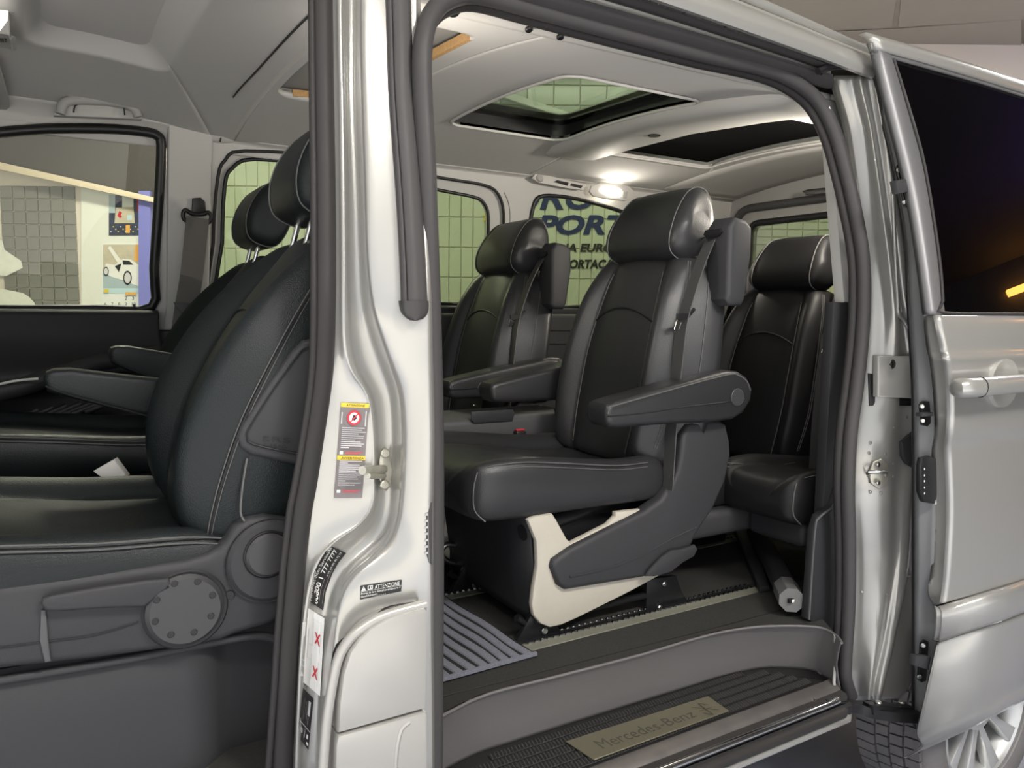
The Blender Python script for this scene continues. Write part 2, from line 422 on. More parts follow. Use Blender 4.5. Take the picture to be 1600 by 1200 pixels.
def d_post(t):
    t.rect(0, 0, 1, 1, 'photo_night'); t.rect(0, .55, .18, 1, 'photo_floor'); t.rect(.38, .66, .70, 1, 'paper')
    t.poly([(.16, .30), (.74, .30), (.70, .70), (.20, .68)], 'photo_tan'); t.poly([(.24, .48), (.32, .42), (.38, .46), (.34, .50), (.38, .56), (.30, .60)], 'ink_red')
    t.rect(.52, .38, .66, .5, 'sky_blue'); t.rect(.86, .25, 1, .52, 'orange'); t.rect(.8, .6, 1, .9, 'ink_red'); t.rect(.48, .06, .60, .26, 'orange')
    for i in range(14): t.rect(.04+.07*i, .08+.06*((i*5) % 3), .075+.07*i, .11+.06*((i*5) % 3), 'ink_yellow' if i % 2 else 'ink_pale')
pic('city_poster', [(170, 368), (225, 368), (225, 304), (170, 304)], d_post, 'dark poster with city lights and paper bags above the calendar', 'poster')
def d_patch(t):
    k = [(0, 1), (.22, .97), (.30, .93), (.25, .88), (.34, .80), (.26, .70), (.14, .69), (.20, .64), (.28, .54), (.38, .50), (.40, .44), (.60, .36), (.62, .31), (.42, .25), (.28, .26), (.20, .20), (.14, .14), (.36, .16), (.62, .13), (.70, .10), (.76, .06), (.78, .02), (.60, 0), (0, 0)]
    t.poly(k, 'plaster_patch')
    for _ in range(26):
        a, b = random.uniform(.0, .14), random.uniform(.02, .8); t.rect(a, b, a+random.uniform(.006, .03), b+random.uniform(.004, .012), 'tile_grey')
pic('torn_poster', [(-45, 486), (85, 486), (85, 268), (-45, 268)], d_patch, 'torn remains of a white poster on grey tiles', 'poster')
setp(prism('cream_beam', [Pw(-30, 259, .05), Pw(250, 319, .05), Pw(250, 311, .05), Pw(-30, 247, .05)], -FW*.06, 'beam', None, .002), 'cream beam sloping over the calendars seen through the front window', 'beam')
setp(prism('grey_gable_panel', [Pw(-30, 252, .018), Pw(250, 314, .018), Pw(250, 190, .018), Pw(-30, 190, .018)], -FW*.025, 'dark_wall', None, .002), 'dark grey panel above the sloping cream beam', 'panel')
for tx, x0, yb, x1, yt, m_, sh, of, lab in (('EURO', 770, 326, 932, 290, 'ink_blue', .25, .03, 'top line of large dark blue letters behind the rear side window'), ('PORT', 838, 365, 986, 337, 'ink_blue', .25, .04, 'large slanted dark blue letters PORT behind the rear side window'),
        ('NA EUROPA', 872, 393, 982, 381, 'ink_black', .2, .04, 'small black letters NA EUROPA below the large blue ones'), ('PORTACAR', 880, 419, 968, 406, 'ink_black', .2, .04, 'lowest line of small black letters on the tiled wall')):
    ban = Print(lambda s, t, lay: Pw(s, t, .016)); ban.text(tx, x0, yb, x1, yt, m_, sh, of)
    setp(ban.build('wall_lettering'), lab, 'lettering', 'lettering on the tiled wall')
def star(px, py, r, lab, rot=0):
    pts = [Pw(px+(r if i % 2 == 0 else r*.42)*math.sin(rot+i*math.pi/5), py-(r if i % 2 == 0 else r*.42)*math.cos(rot+i*math.pi/5), .014) for i in range(10)]
    setp(prism('wall_star', pts, -FW*.006, 'yellow_star', None, 0), lab, 'star', 'yellow stars on the workshop wall')
star(917, 186, 22, 'large yellow star on the wall seen through the sunroof glass', .25)
star(846, 196, 15, 'small yellow star left of the larger one behind the sunroof glass')
star(921, 487, 16, 'yellow star low on the wall beneath the lettering', .1)
star(762, 340, 9, 'yellow star by the corner of the middle side window', .3)
prm = setp(prism('ceiling_trim', [Pw(780, 141, .02), Pw(905, 184, .02), Pw(905, 194, .02), Pw(780, 152, .02)], -FW*.04, 'wall_white', None, .002), 'white trim bar sloping across the wall behind the sunroof glass', 'trim')
prm = setp(prism('ceiling_trim', [Pw(889, 184, .02), Pw(1010, 128, .02), Pw(1012, 140, .02), Pw(891, 196, .02)], -FW*.04, 'wall_white', None, .002), 'white trim bar rising to the right behind the sunroof glass', 'trim')
# workshop lamps
def lamp_panel(u, v, lab, power):
    e = empty('ceiling_lamp', W(u, v, WZ-.06), lab, 'lamp', 'workshop ceiling lamps')
    wbox('housing', u-.62, v-.17, WZ-.05, u+.62, v+.17, WZ-.001, 'white', e, .004)
    wbox('diffuser', u-.58, v-.13, WZ-.058, u+.58, v+.13, WZ-.05, 'panel_light', e)
    l = bpy.data.lights.new('lamp_light', 'AREA'); l.shape = 'RECTANGLE'; l.size = 1.16; l.size_y = .26; l.energy = power; l.color = (1, .96, .9)
    o = bpy.data.objects.new('lamp_light', l); COL.objects.link(o); o.parent = e; o.location = (0, 0, -.005); o.rotation_euler = (0, 0, math.atan2(RT.y, RT.x))
lamp_panel(1.6, -.1, 'white ceiling lamp over the open sliding door', 68)
lamp_panel(.0, -.5, 'added white ceiling lamp over the open front door, out of view', 14)  # extra lamp, added to throw more light on the C pillar jamb
lamp_panel(.6, 4.2, 'white ceiling lamp over the back wall lettering', 14)
lamp_panel(-1.8, 3.9, 'white ceiling lamp over the calendars', 45)
lamp_panel(3.2, 3.4, 'white ceiling lamp behind the rear of the van', 22)
setp(wbox('light_strip', 6.9, 2.75, 2.68, 6.98, 4.2, 2.73, 'strip_orange'), 'orange glowing strip light on the dark side wall, mirrored in the door glass', 'strip light')
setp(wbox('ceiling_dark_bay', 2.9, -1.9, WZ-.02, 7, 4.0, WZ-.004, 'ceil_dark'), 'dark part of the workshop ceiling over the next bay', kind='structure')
ul = empty('uplight', W(4.9, 3.5, 2.25), 'small violet uplight under the dark ceiling of the next bay', 'lamp')
cyl('uplight_housing', W(4.9, 3.5, 2.20), (0, 0, 1), .06, .05, 'black', ul); cyl('uplight_lens', W(4.9, 3.5, 2.25), (0, 0, 1), .05, .004, 'strip_violet', ul)
tube('uplight_rod', [W(4.9, 3.58, 2.22), W(4.9, 3.58, WZ-.02)], .006, 'black', ul, 6, 1)
vl = bpy.data.lights.new('lamp_light', 'AREA'); vl.size = .1; vl.energy = 16; vl.color = (.2, .08, 1)
vo = bpy.data.objects.new('lamp_light', vl); COL.objects.link(vo); vo.parent = ul; vo.location = (0, 0, .02); vo.rotation_euler = (math.pi, 0, 0)

# ================================================================== the van
van = empty('van', (1.0, .9, GZ), 'silver van with its side doors open, showing dark leather seats', 'van')
def rows_surface(rows):                     # rows: (py, [(px, Y), ...]); Y leans in above the belt
    def yy(Y, py): return Y + .17*max(0, (480-py)/1200*1.3)
    def at(px, py):
        for i in range(len(rows)-1):
            if rows[i][0] <= py <= rows[i+1][0]: break
        else: i = 0 if py < rows[0][0] else len(rows)-2
        r0, r1 = rows[i], rows[i+1]; t = (py-r0[0])/(r1[0]-r0[0])
        col = [((1-t)*a[0]+t*b[0], (1-t)*a[1]+t*b[1]) for a, b in zip(r0[1], r1[1])]
        for a, b in zip(col, col[1:]):
            if a[0] <= px <= b[0]: return yy(a[1]+(b[1]-a[1])*(px-a[0])/max(1e-6, b[0]-a[0]), py)
        return yy(col[0][1] if px < col[0][0] else col[-1][1], py)
    pts = [[P(px, py, Y=yy(Y, py)) for px, Y in r] for py, r in rows]
    return pts, (lambda px, py, off=0: P(px, py, Y=at(px, py)-off))
# ---- B pillar: seal flange, stepped jamb, outer skin
B = [(-40, 483, 517, 532, 541, 556, 563, 650), (60, 484, 518, 533, 541, 556, 563, 650), (150, 485, 519, 535, 542, 556, 565, 652), (300, 487, 522, 537, 545, 562, 570, 662),
     (400, 487, 523, 538, 546, 565, 573, 667), (480, 487, 522, 538, 548, 570, 582, 669), (540, 486, 520, 540, 554, 585, 599, 670), (580, 484, 517, 550, 566, 600, 613, 671),
     (620, 480, 512, 574, 586, 612, 625, 672), (680, 471, 503, 582, 591, 616, 629, 673), (750, 459, 494, 583, 591, 614, 627, 672), (790, 451, 487, 580, 589, 612, 624, 671),
     (820, 447, 483, 560, 577, 605, 619, 671), (845, 444, 480, 525, 552, 590, 608, 671), (870, 441, 477, 502, 523, 562, 584, 671), (900, 438, 475, 489, 502, 533, 551, 671),
     (940, 435, 471, 481, 491, 517, 531, 671), (1000, 430, 466, 474, 484, 508, 521, 671), (1080, 425, 462, 469, 478, 502, 513, 672), (1230, 414, 457, 463, 472, 495, 505, 673)]
rowsB = []
for y, a, b, g0, g1, g2, g3, e in B:
    rowsB.append((y, [(b-6, .128), (b, .124), ((b+g0)/2, .116), (g0-4, .108), (g0+2, .106), (g1, .124), ((g1+g2)/2, .126), (g2, .118), ((g2*.4+g3*.6), .085), (g3, .058), (g3+8, .046), ((g3+e)/2, .034), (e-6, .024), (e+3, .026), (e+7, .05), (e+8, .09)]))
ptsB, SB = rows_surface(rowsB)
bp = grid('pillar', ptsB, 'silver', van, 180, .03, (3, 3), (.25, .97, 0)); bp['label'] = 'silver stepped door pillar with stickers'
sealB = [P((a+b)/2+1, y, Y=.13+.17*max(0, (480-y)/923)) for y, a, b, *_ in B]
sweep('door_seal', cat(sealB, 3), [(x*.021, z*.02) for x, z in circ(1, 12)], 'rubber', van, up=(0, -1, 0))
tube('seal_lip', [P(a+3, y, Y=.118+.17*max(0, (480-y)/923)) for y, a, *_ in B], .006, 'rubber', van, 8, 3)
# dark track cover on the pillar with a rounded end
tc = [(-40, 622, 41), (60, 625, 41), (150, 628, 41), (300, 639, 41), (400, 645, 42), (470, 648, 43)]
cov = []
for y, x, wd in tc:
    yb = SB(x, y).y; cov.append([P(x+wd*.5*k, y, Y=yb-d) for k, d in ((-1, -.004), (-.92, .008), (-.6, .013), (-.52, .010), (-.45, .013), (0, .017), (.5, .016), (.85, .012), (1, -.004))])
grid('track_cover', cov, 'rubber_grey', bp, 60, .02, (4, 3), (0, 1, 0))
cap = []
for y, wd in ((470, 43), (484, 43), (493, 36), (499, 22), (501, 4)):
    yb = SB(649, 470).y; cap.append([P(649+wd*.5*k, y, Y=yb-d) for k, d in ((-1, -.004), (-.92, .012), (-.5, .018), (0, .021), (.5, .02), (.9, .013), (1, -.004))])
grid('track_end_cap', cap, 'rubber_grey', bp, 60, .02, (2, 3), (0, 1, 0))
# fuel flap and lower outer skin of the pillar
def plateY(name, pts, Y, th, m, parent, bev=.004, seg=2): return prism(name, [P(a, b, Y=Y) for a, b in pts], (0, th, 0), m, parent, bev, seg)
plateY('filler_flap', [(529, 1147), (531, 1100), (537, 1055), (548, 1020), (562, 1000), (580, 983), (608, 966), (664, 950), (669, 955), (668, 1040), (666, 1108)], -.012, .05, 'silver_panel', bp, .006)
plateY('lower_skin', [(524, 1230), (526, 1165), (529, 1151), (666, 1113), (668, 1118), (668, 1230)], -.012, .05, 'silver_panel', bp, .004)
tube('flap_edge', [P(a, b, Y=.0) for a, b in [(503, 1220), (510, 1130), (521, 1060), (530, 1025), (545, 1000), (565, 982), (600, 962), (664, 944)]], .0085, 'silver_panel', bp, 8, 4)
tube('flap_gap', [P(a, b, Y=.012) for a, b in [(523, 1040), (530, 1010), (556, 992), (590, 965), (610, 952), (660, 944)]], .006, 'black', bp, 6, 3)
tube('crease', [P(a, b, Y=-.011) for a, b in [(618, 1200), (620, 1170), (627, 1140), (640, 1128)]], .004, 'silver_panel', bp, 6, 3)
br_ = prism('hinge_bracket', [P(a, b, Y=.035) for a, b in [(661, 800), (668, 783), (671, 783), (671, 880), (664, 878), (661, 860)]], (0, -.012, 0), 'rubber_grey', bp, .002)
for i in range(7): box('bracket_slot', P(664, 806+10*i, Y=.0225), P(669, 802+10*i, Y=.0215), 'steel', br_, 0)
# striker with its plate
st = [P(a, b, Y=SB(606, 730).y-.006) for a, b in [(592, 722), (595, 706), (601, 700), (608, 706), (613, 735), (611, 758), (604, 768), (597, 764), (593, 750)]]
sk = prism('door_striker', st, (.004, .01, 0), 'zinc', bp, .003)
q = SB(600, 733, .008); r_ = P(566, 735, Y=q.y-.045)
tube('striker_bar', [q, r_], .0075, 'zinc', sk, 10, 1)
tube('striker_pin', [q+Vector((0, 0, -.012)), P(575, 740, Y=q.y-.04)+Vector((0, 0, -.004))], .005, 'zinc', sk, 8, 1)
for a, b in ((601, 708), (600, 757)): cyl('bolt', SB(a, b, .013), (0, -1, 0), .0085, .006, 'zinc', sk, 10)
# ---- stickers on the pillar
def smap(c, base=.0015): return lambda s, t, lay: SB(*bil(c, s, t), off=base+.0004*lay)
t = Print(smap([(522, 778), (566, 778), (577, 631), (533, 629)]))
t.rect(0, 0, 1, 1, 'ink_grey', 6, 12); t.rect(0, .955, 1, 1, 'ink_yellow', 6); t.rect(0, .40, 1, .445, 'ink_yellow', 6)
t.text('ATTENZIONE', .2, .965, .85, .987, 'ink_black'); t.text('AVVERTENZA', .15, .41, .95, .432, 'ink_black')
for rr, mm in ((.24, 'ink_red'), (.17, 'ink_white')): t.poly([(.5+rr*1.05*math.cos(k*.2618), .845+rr*.33*math.sin(k*.2618)) for k in range(24)], mm)
t.poly([(.42, .83), (.52, .815), (.60, .84), (.55, .87), (.47, .875)], 'ink_black'); t.poly([(.36, .80), (.40, .795), (.66, .89), (.62, .895)], 'ink_red')
for i in range(11): t.rect(.1, .735-.021*i, .1+(.80, .72, .85, .6, .8, .78, .5, .7, .82, .74, .3)[i], .742-.021*i, 'ink_pale', 4)
for i in range(13): t.rect(.1, .385-.021*i, .1+(.8, .3, .72, .85, .8, .6, .75, .8, .66, .7, .25, .8, .6)[i], .392-.021*i, 'ink_pale', 4)
for b in (.46, .055): t.rect(.08, b, .2, b+.03, 'ink_white'); t.rect(.28, b+.018, .9, b+.026, 'ink_red', 4); t.rect(.28, b, .8, b+.008, 'ink_red', 4)
t.rect(.05, .78, .08, .9, 'ink_pale'); t.rect(.9, .76, .93, .92, 'ink_pale')
t.build('warning_sticker', bp)['label'] = 'grey warning sticker with yellow headings and a red ring'
# curved service-number sticker: follows an arc
def arcmap(s, tt, lay):
    p = [(481, 938, 505, 954), (483, 915, 509, 925), (492, 892, 519, 897), (504, 870, 529, 879), (514, 852, 541, 864)]
    k = min(3, int(s*4)); f = s*4-k; f = max(0, f)
    a = [p[k][i]+(p[k+1][i]-p[k][i])*f for i in range(4)]
    return SB(a[2]+(a[0]-a[2])*tt, a[3]+(a[1]-a[3])*tt, .0015+.0004*lay)
t = Print(arcmap); t.rect(0, 0, 1, 1, 'ink_black', 16, 4)
t.text('Mercedes-Benz Service24h', .03, .76, .97, .92, 'ink_white'); t.text('00800 1 777 7777', .03, .40, .97, .66, 'ink_white', .1, .02); t.text('+49 69-95 30 72 77', .45, .18, .97, .28, 'ink_pale'); t.rect(.08, .1, .6, .13, 'ink_grey', 6); t.rect(.08, .30, .42, .33, 'ink_grey', 6)
t.build('phone_sticker', bp)['label'] = 'black curved sticker with a white telephone number'
t = Print(smap([(563, 937), (627, 924), (628, 906), (563, 915)])); t.rect(0, 0, 1, 1, 'ink_black', 6, 3)
t.poly([(.02, .58), (.14, .58), (.08, .92)], 'ink_white'); t.rect(.18, .6, .3, .92, 'ink_white'); t.rect(.20, .66, .24, .86, 'ink_black'); t.rect(.26, .66, .28, .86, 'ink_black'); t.text('!', .07, .64, .09, .84, 'ink_black'); t.text('ATTENZIONE', .35, .58, .95, .9, 'ink_white'); t.rect(.01, .525, .99, .545, 'ink_white', 6)
t.text('Prima di fare benzina spegnere il', .02, .32, .97, .48, 'ink_white'); t.text('riscaldamento', .02, .12, .42, .28, 'ink_white'); t.text('A 639 584 04 39', .40, .03, .62, .09, 'ink_pale')
t.build('fuel_sticker', bp)['label'] = 'small black sticker reading ATTENZIONE'
t = Print(smap([(467, 1060), (500, 1088), (507, 966), (475, 946)])); t.rect(0, 0, 1, 1, 'white', 4, 8)
for cx, cy in ((.72, .68), (.7, .24)):
    t.poly([(cx-.12, cy-.07), (cx-.06, cy-.075), (cx+.14, cy+.075), (cx+.08, cy+.08)], 'ink_red'); t.poly([(cx-.12, cy+.07), (cx-.06, cy+.075), (cx+.14, cy-.075), (cx+.08, cy-.08)], 'ink_red')
for a, b, c, d in ((.5, .55, .53, .92), (.85, .5, .87, .9), (.3, .35, .32, .75), (.5, .1, .52, .45), (.82, .08, .84, .4), (.1, .6, .13, .8), (.08, .2, .22, .21), (.08, .28, .22, .29), (.35, .55, .5, .56), (.52, .73, .66, .735), (.54, .9, .84, .905), (.32, .36, .46, .365)): t.rect(a, b, c, d, 'ink_pale')
t.poly([(.06, .05), (.2, .08), (.1, .13)], 'ink_pale')
t.build('airbag_sticker', bp)['label'] = 'white sticker with two red crosses'
t = Print(smap([(465, 1150), (482, 1172), (490, 1092), (474, 1075)])); t.rect(0, 0, 1, 1, 'ink_black', 3, 6)
t.rect(.02, .33, .98, .345, 'ink_white')
for i in range(4): t.rect(.25+.14*i, .42, .30+.14*i, .42+(.5, .4, .45, .3)[i], 'ink_grey')
t.rect(.62, .6, .8, .88, 'ink_pale'); t.rect(.5, .05, .56, .3, 'ink_pale'); t.poly([(.25+.12*math.cos(k*.785), .2+.06*math.sin(k*.785)) for k in range(8)], 'ink_pale'); t.rect(.75, .05, .92, .1, 'ink_white'); t.rect(.72, .16, .84, .24, 'ink_white')
t.build('tyre_sticker', bp)['label'] = 'small black data sticker low on the pillar'

# ---- seal round the sliding-door opening
def lean(y): return .17*max(0, (480-y)/923)
seal = [(677, 1225, .06), (678, 1100, .06), (679, 900, .06), (679, 700, .06), (675, 520, .055), (671, 400, .055), (667, 280, .06), (661, 170, .07), (659, 100, .075), (663, 55, .085), (675, 22, .10), (700, 0, .12), (745, -8, .14), (830, 14, .15), (1000, 60, .15), (1100, 86, .15), (1190, 107, .15), (1240, 127, .145), (1278, 158, .14), (1303, 205, .125), (1320, 262, .11), (1336, 330, .09), (1348, 400, .075), (1350, 470, .07), (1346, 540, .065), (1338, 610, .06), (1329, 680, .055), (1325, 760, .05), (1327, 850, .05), (1326, 950, .05), (1321, 1030, .05), (1321, 1060, .05), (1330, 1088, .05)]
sp = cat([P(a, b, Y=d) for a, b, d in seal], 4)
sweep('opening_seal', sp, circ(.0165, 12), 'rubber_grey', van, up=(0, -1, 0))
off = [p+Vector((0, .022, 0))+(Vector((1.08, p.y, 1.1))-p).normalized()*.012 for p in sp]
sweep('opening_seal_lip', off, circ(.011, 10), 'rubber', van, up=(0, -1, 0))
# ---- header above the opening: flange, tracks, rain channel, cant rail
hd = [700, 800, 900, 1000, 1100, 1212, 1268, 1300]
def hline(k):   # k: offset table at x
    return None
def header(name, lo, hi, Y0, Y1, m, bulge=.008, xs=hd, parent=None):
    rows = []
    for x in xs:
        a, b = lo(x), hi(x); pa, pb = P(x, a, Y=Y0), P(x, b, Y=Y1); mid = (pa+pb)/2+Vector((0, -bulge, 0)); rows.append([pa, pa*.75+pb*.25+Vector((0, -bulge*.8, 0)), mid, pa*.25+pb*.75+Vector((0, -bulge*.8, 0)), pb])
    return grid(name, rows, m, parent or van, 60, .012, (3, 2), (0, 1, .1))
L = lambda y1, s, x0=1000: (lambda x: y1+s*(x-x0)+.00006*(x-x0)*abs(x-x0)*(1 if x > x0 else 0))
header('header_flange', L(57, .252), L(31, .272), .145, .12, 'rubber_grey', .006)
header('header_bright_edge', L(31, .275), L(25, .285), .118, .10, 'chrome', .003)
header('header_channel', L(26, .285), L(12, .305), .125, .12, 'silver', -.004)
header('upper_track', L(13, .305), L(-2, .325), .105, .10, 'rubber', .004)
header('track_lip', L(-1, .325), L(-10, .335), .095, .085, 'steel', .003)
header('cant_rail', L(-9, .335), L(-55, .375), .078, .10, 'silver', .014, hd+[1345, 1372])
header('roof_side', L(-54, .375), L(-60, .38), .10, .16, 'silver_panel', .004, hd+[1345, 1380])
rr = [P(x, L(-72, .41)(x), Y=.14) for x in (1000, 1100, 1200, 1300, 1420)]
sweep('roof_rail', cat(rr, 4), [(x*.011, z*.016) for x, z in circ(1, 10)], 'silver', van)
prism('roof_rail_foot', [P(a, b, Y=.145) for a, b in [(1250, 40), (1262, 37), (1305, 62), (1290, 66)]], (0, .03, 0), 'silver', van, .003)
prism('roof_rail_pad', [P(a, b, Y=.15) for a, b in [(1231, 36), (1236, 31), (1252, 38), (1256, 44), (1232, 40)]], (0, .03, 0), 'black', van, .002)
roof = []
for X in (-1.2, -.3, .6, 1.5, 2.4, 3.1):
    roof.append([Vector((X, y, 1.965-.06*((y-.98)/.8)**2)) for y in (.14, .35, .6, .9, 1.2, 1.5, 1.8)])
# roof skin split round the two sunroof openings
# ---- C pillar jamb
Cr = [(118, 1316, 1330, 1344, 1362, 1366), (150, 1324, 1337, 1350, 1367, 1371), (200, 1338, 1350, 1361, 1376, 1381), (260, 1347, 1358, 1370, 1386, 1392), (330, 1356, 1366, 1380, 1396, 1405), (400, 1364, 1374, 1390, 1405, 1415),
      (470, 1368, 1380, 1398, 1412, 1420), (520, 1367, 1380, 1402, 1420, 1426), (580, 1362, 1375, 1400, 1424, 1430), (640, 1354, 1366, 1398, 1424, 1430), (700, 1344, 1356, 1390, 1424, 1430), (780, 1340, 1352, 1388, 1414, 1424),
      (860, 1342, 1352, 1386, 1410, 1420), (920, 1342, 1352, 1382, 1402, 1412), (1000, 1338, 1348, 1372, 1388, 1396), (1060, 1338, 1346, 1362, 1374, 1382), (1094, 1340, 1346, 1358, 1368, 1374)]
rowsC = [(y, [(a-12, .095), (a, .080), (b, .066), ((b+c)/2, .050), (c, .037), ((c+d)/2, .039), (d, .027), (e, .020), (e+3, .03)]) for y, a, b, c, d, e in Cr]
ptsC, SC = rows_surface(rowsC)
cp = grid('rear_pillar', ptsC, 'silver', van, 180, .03, (3, 3), (.5, .85, 0)); cp['label'] = 'silver jamb pillar behind the sliding-door opening'
# body behind the jamb down to the wheel arch
rowsD = [(y, [(e-2, .06), (e+10, .10), (e+(55 if y < 900 else 16), .12), (e+(120 if y < 900 else 22), .12)]) for y, a, b, c, d, e in Cr]
ptsD, SD = rows_surface(rowsD)
grid('rear_quarter', ptsD, 'silver_panel', van, 180, .02, (2, 2), (0, 1, 0))
def onC(name, pts, th, m, off=.004, bev=.002, parent=None): return prism(name, [SC(a, b, off) for a, b in pts], (0, -th, 0), m, parent or cp, bev)
onC('latch_recess', [(1355, 583), (1424, 590), (1424, 634), (1357, 634)], .004, 'black', .001)
lc = onC('latch_cover', [(1363, 555), (1424, 556), (1424, 622), (1363, 619)], .016, 'silver_panel', .006, .003)
cyl('latch_ring', SC(1393, 569, .024), (0, -1, 0), .012, .005, 'steel', lc, 20); cyl('latch_hole', SC(1393, 569, .030), (0, -1, 0), .007, .003, 'black', lc, 16)
k = onC('rear_striker', [(1355, 738), (1362, 721), (1374, 716), (1384, 723), (1388, 740), (1382, 757), (1370, 763), (1358, 755)], .006, 'zinc', .003)
tube('striker_loop', [SC(1357, 743, .012), SC(1358, 738, .030), SC(1384, 738, .030), SC(1385, 743, .012)], .005, 'steel', k, 8, 3)
for b in (726, 754): cyl('bolt', SC(1371, b, .010), (0, -1, 0), .007, .005, 'steel', k, 10)
for a, b in ((1360, 692), (1397, 668), (1416, 652), (1358, 708), (1383, 709), (1396, 724), (1396, 744), (1377, 770), (1360, 769)): cyl('rivet', SC(a, b, .002), (0, -1, 0), .0045, .002, 'silver', cp, 10, .001)
onC('jamb_seam', [(1344, 923), (1386, 927), (1386, 930), (1344, 926)], .003, 'silver', .001, .001)
onC('jamb_cover', [(1404, 690), (1416, 680), (1426, 672), (1426, 732), (1412, 724), (1405, 712)], .01, 'plastic', .002)
prism('wheel_arch_lip', [P(a, b, Y=.045) for a, b in [(1392, 960), (1402, 925), (1412, 900), (1432, 900), (1432, 1040), (1422, 1076), (1404, 1093), (1366, 1095), (1378, 1030)]], (0, .02, 0), 'silver', van, .008, 3)
tube('pillar_ridge', [SC(a, b, .003) for a, b in [(1395, 300), (1399, 400), (1403, 470), (1404, 490), (1412, 500), (1420, 515)]], .005, 'silver', cp, 8, 4)
tube('door_cable', [P(a, b, Y=.1) for a, b in [(1278, 112), (1290, 105), (1310, 100), (1345, 98), (1370, 95)]], .008, 'black', van, 8, 4)
tube('door_cable', [P(a, b, Y=.1) for a, b in [(1283, 115), (1300, 107), (1320, 106), (1350, 113)]], .004, 'black', van, 8, 4)
# ================================================================== cabin floor, step well, sill
FZ = .46; TZ = .322
edge_top = cat([P(a, b, Z=FZ) for a, b in [(640, 1160), (681, 1125), (700, 1112), (766, 1082), (880, 1053), (1000, 1022), (1085, 997), (1140, 984), (1200, 977), (1275, 978), (1305, 990), (1316, 1003)]], 5)
edge_bot = cat([P(a, b, Z=TZ) for a, b in [(640, 1235), (690, 1206), (745, 1178), (800, 1160), (900, 1128), (1000, 1097), (1085, 1071), (1130, 1057), (1195, 1044), (1262, 1047), (1292, 1060), (1314, 1076)]], 5)
cf = [Vector((-1.1, .17, FZ)), Vector((.42, .17, FZ))]+edge_top+[Vector((1.70, .12, FZ)), Vector((3.0, .12, FZ)), Vector((3.0, 1.78, FZ)), Vector((-1.1, 1.78, FZ))]
cabin_floor = prism('cabin_floor', cf, (0, 0, -.003), 'carpet', van, .0)
grid('step_riser', [[a*(1-k)+b*k+Vector((0, .012*math.sin(math.pi*k), 0)) for k in (0, .06, .15, .5, .85, .94, 1)] for a, b in zip(edge_top, edge_bot)], 'step_plastic', van, 180, .006, (1, 1), (.1, .9, 0))
tube('step_rim', [p+Vector((0, .001, -.003)) for p in edge_top], .0035, 'step_plastic', van, 8, 1)
tube('carpet_seam', [P(a, b, Z=FZ+.001) for a, b in [(681, 1091), (840, 1051), (1000, 1010), (1120, 980), (1230, 950)]], .0012, 'seam_dark', cabin_floor, 5, 3)
tr = edge_bot+[Vector((1.68, .055, TZ)), Vector((.4, .055, TZ))]
tread = prism('step_tread', tr, (0, 0, -.02), 'tread', van, 0)
# raised rubber ribs of the tread, each carrying fine cross ridges
for y0, y1, x0, x1 in ((.186, .204, .75, 1.50), (.158, .180, .66, 1.56), (.130, .152, .60, 1.585), (.102, .124, .56, 1.60), (.072, .096, .52, 1.615)):
    rib = box('tread_rib', (x0, y0, TZ), (x1, y1, TZ+.003), 'tread', tread, .001, 1); vs = []; fs = []; n = int((x1-x0)/.0085)
    for i in range(n):
        xa = x0+i*(x1-x0)/n; k = len(vs); sk = .004
        vs += [(xa, y0+.001, TZ+.003), (xa+.0042, y0+.001, TZ+.003), (xa+.0042+sk, y1-.001, TZ+.003), (xa+sk, y1-.001, TZ+.003), (xa+.0012, y0+.001, TZ+.0055), (xa+.003, y0+.001, TZ+.0055), (xa+.003+sk, y1-.001, TZ+.0055), (xa+.0012+sk, y1-.001, TZ+.0055)]
        fs += [(k+4, k+5, k+6, k+7), (k, k+1, k+5, k+4), (k+1, k+2, k+6, k+5), (k+2, k+3, k+7, k+6), (k+3, k, k+4, k+7)]
    raw('fine_ridges', vs, fs, 'rib', rib, 0)['kind'] = 'stuff'
pl = prism('name_plate', [P(a, b, Z=TZ+.006) for a, b in [(884, 1160), (928, 1189), (1139, 1112), (1106, 1089)]], (0, 0, .003), 'brass_plate', tread, .0008, 1)
pc = [(927, 1187.5), (1137, 1112.5), (1107, 1090.5), (887, 1160)]
t = Print(lambda s, q, lay: P(*bil(pc, s, q), Z=TZ+.0092+.0003*lay))
t.text('Mercedes-Benz', .13, .30, .82, .74, 'plate_ink')
for q in (((.85, .2), (.97, .75)), ((.85, .8), (.97, .25)), ((.86, .5), (.96, .5)), ((.91, .12), (.91, .88)), ((.87, .35), (.91, .12)), ((.91, .88), (.95, .65))):
    (xa, ya), (xb, yb) = q; t.poly([(xa, ya), (xa+.004, ya+.02), (xb+.004, yb+.02), (xb, yb)], 'plate_ink')
t.build('plate_lettering', pl)
def along(name, prof, m, x0=.45, x1=1.655, parent=None, curve=0):
    ring = lambda x, dy, dz: [Vector((x, y+dy, z+dz)) for y, z in prof]
    rs = [ring(x0, 0, 0), ring(x0+.3*(x1-x0), 0, 0), ring(x0+.6*(x1-x0), 0, 0), ring(x1-.06, 0, 0), ring(x1-.02, curve*.4, 0), ring(x1, curve, .002)]
    return loft(name, rs, m, parent or van, 40)
sill = along('sill_strip', [(.056, .324), (.056, .330), (.030, .326), (.022, .318), (.022, .30), (.056, .30)], 'scuffed')
along('sill_track', [(.024, .305), (.024, .317), (.006, .314), (.002, .306), (.002, .295), (.024, .295)], 'rubber')
along('sill_rail', [(.004+.009*math.cos(a*.5236), .306+.009*math.sin(a*.5236)) for a in range(12)], 'chrome', .45, 1.62)
along('sill_gap', [(-.004, .27), (-.004, .298), (-.012, .292), (-.012, .27)], 'black')
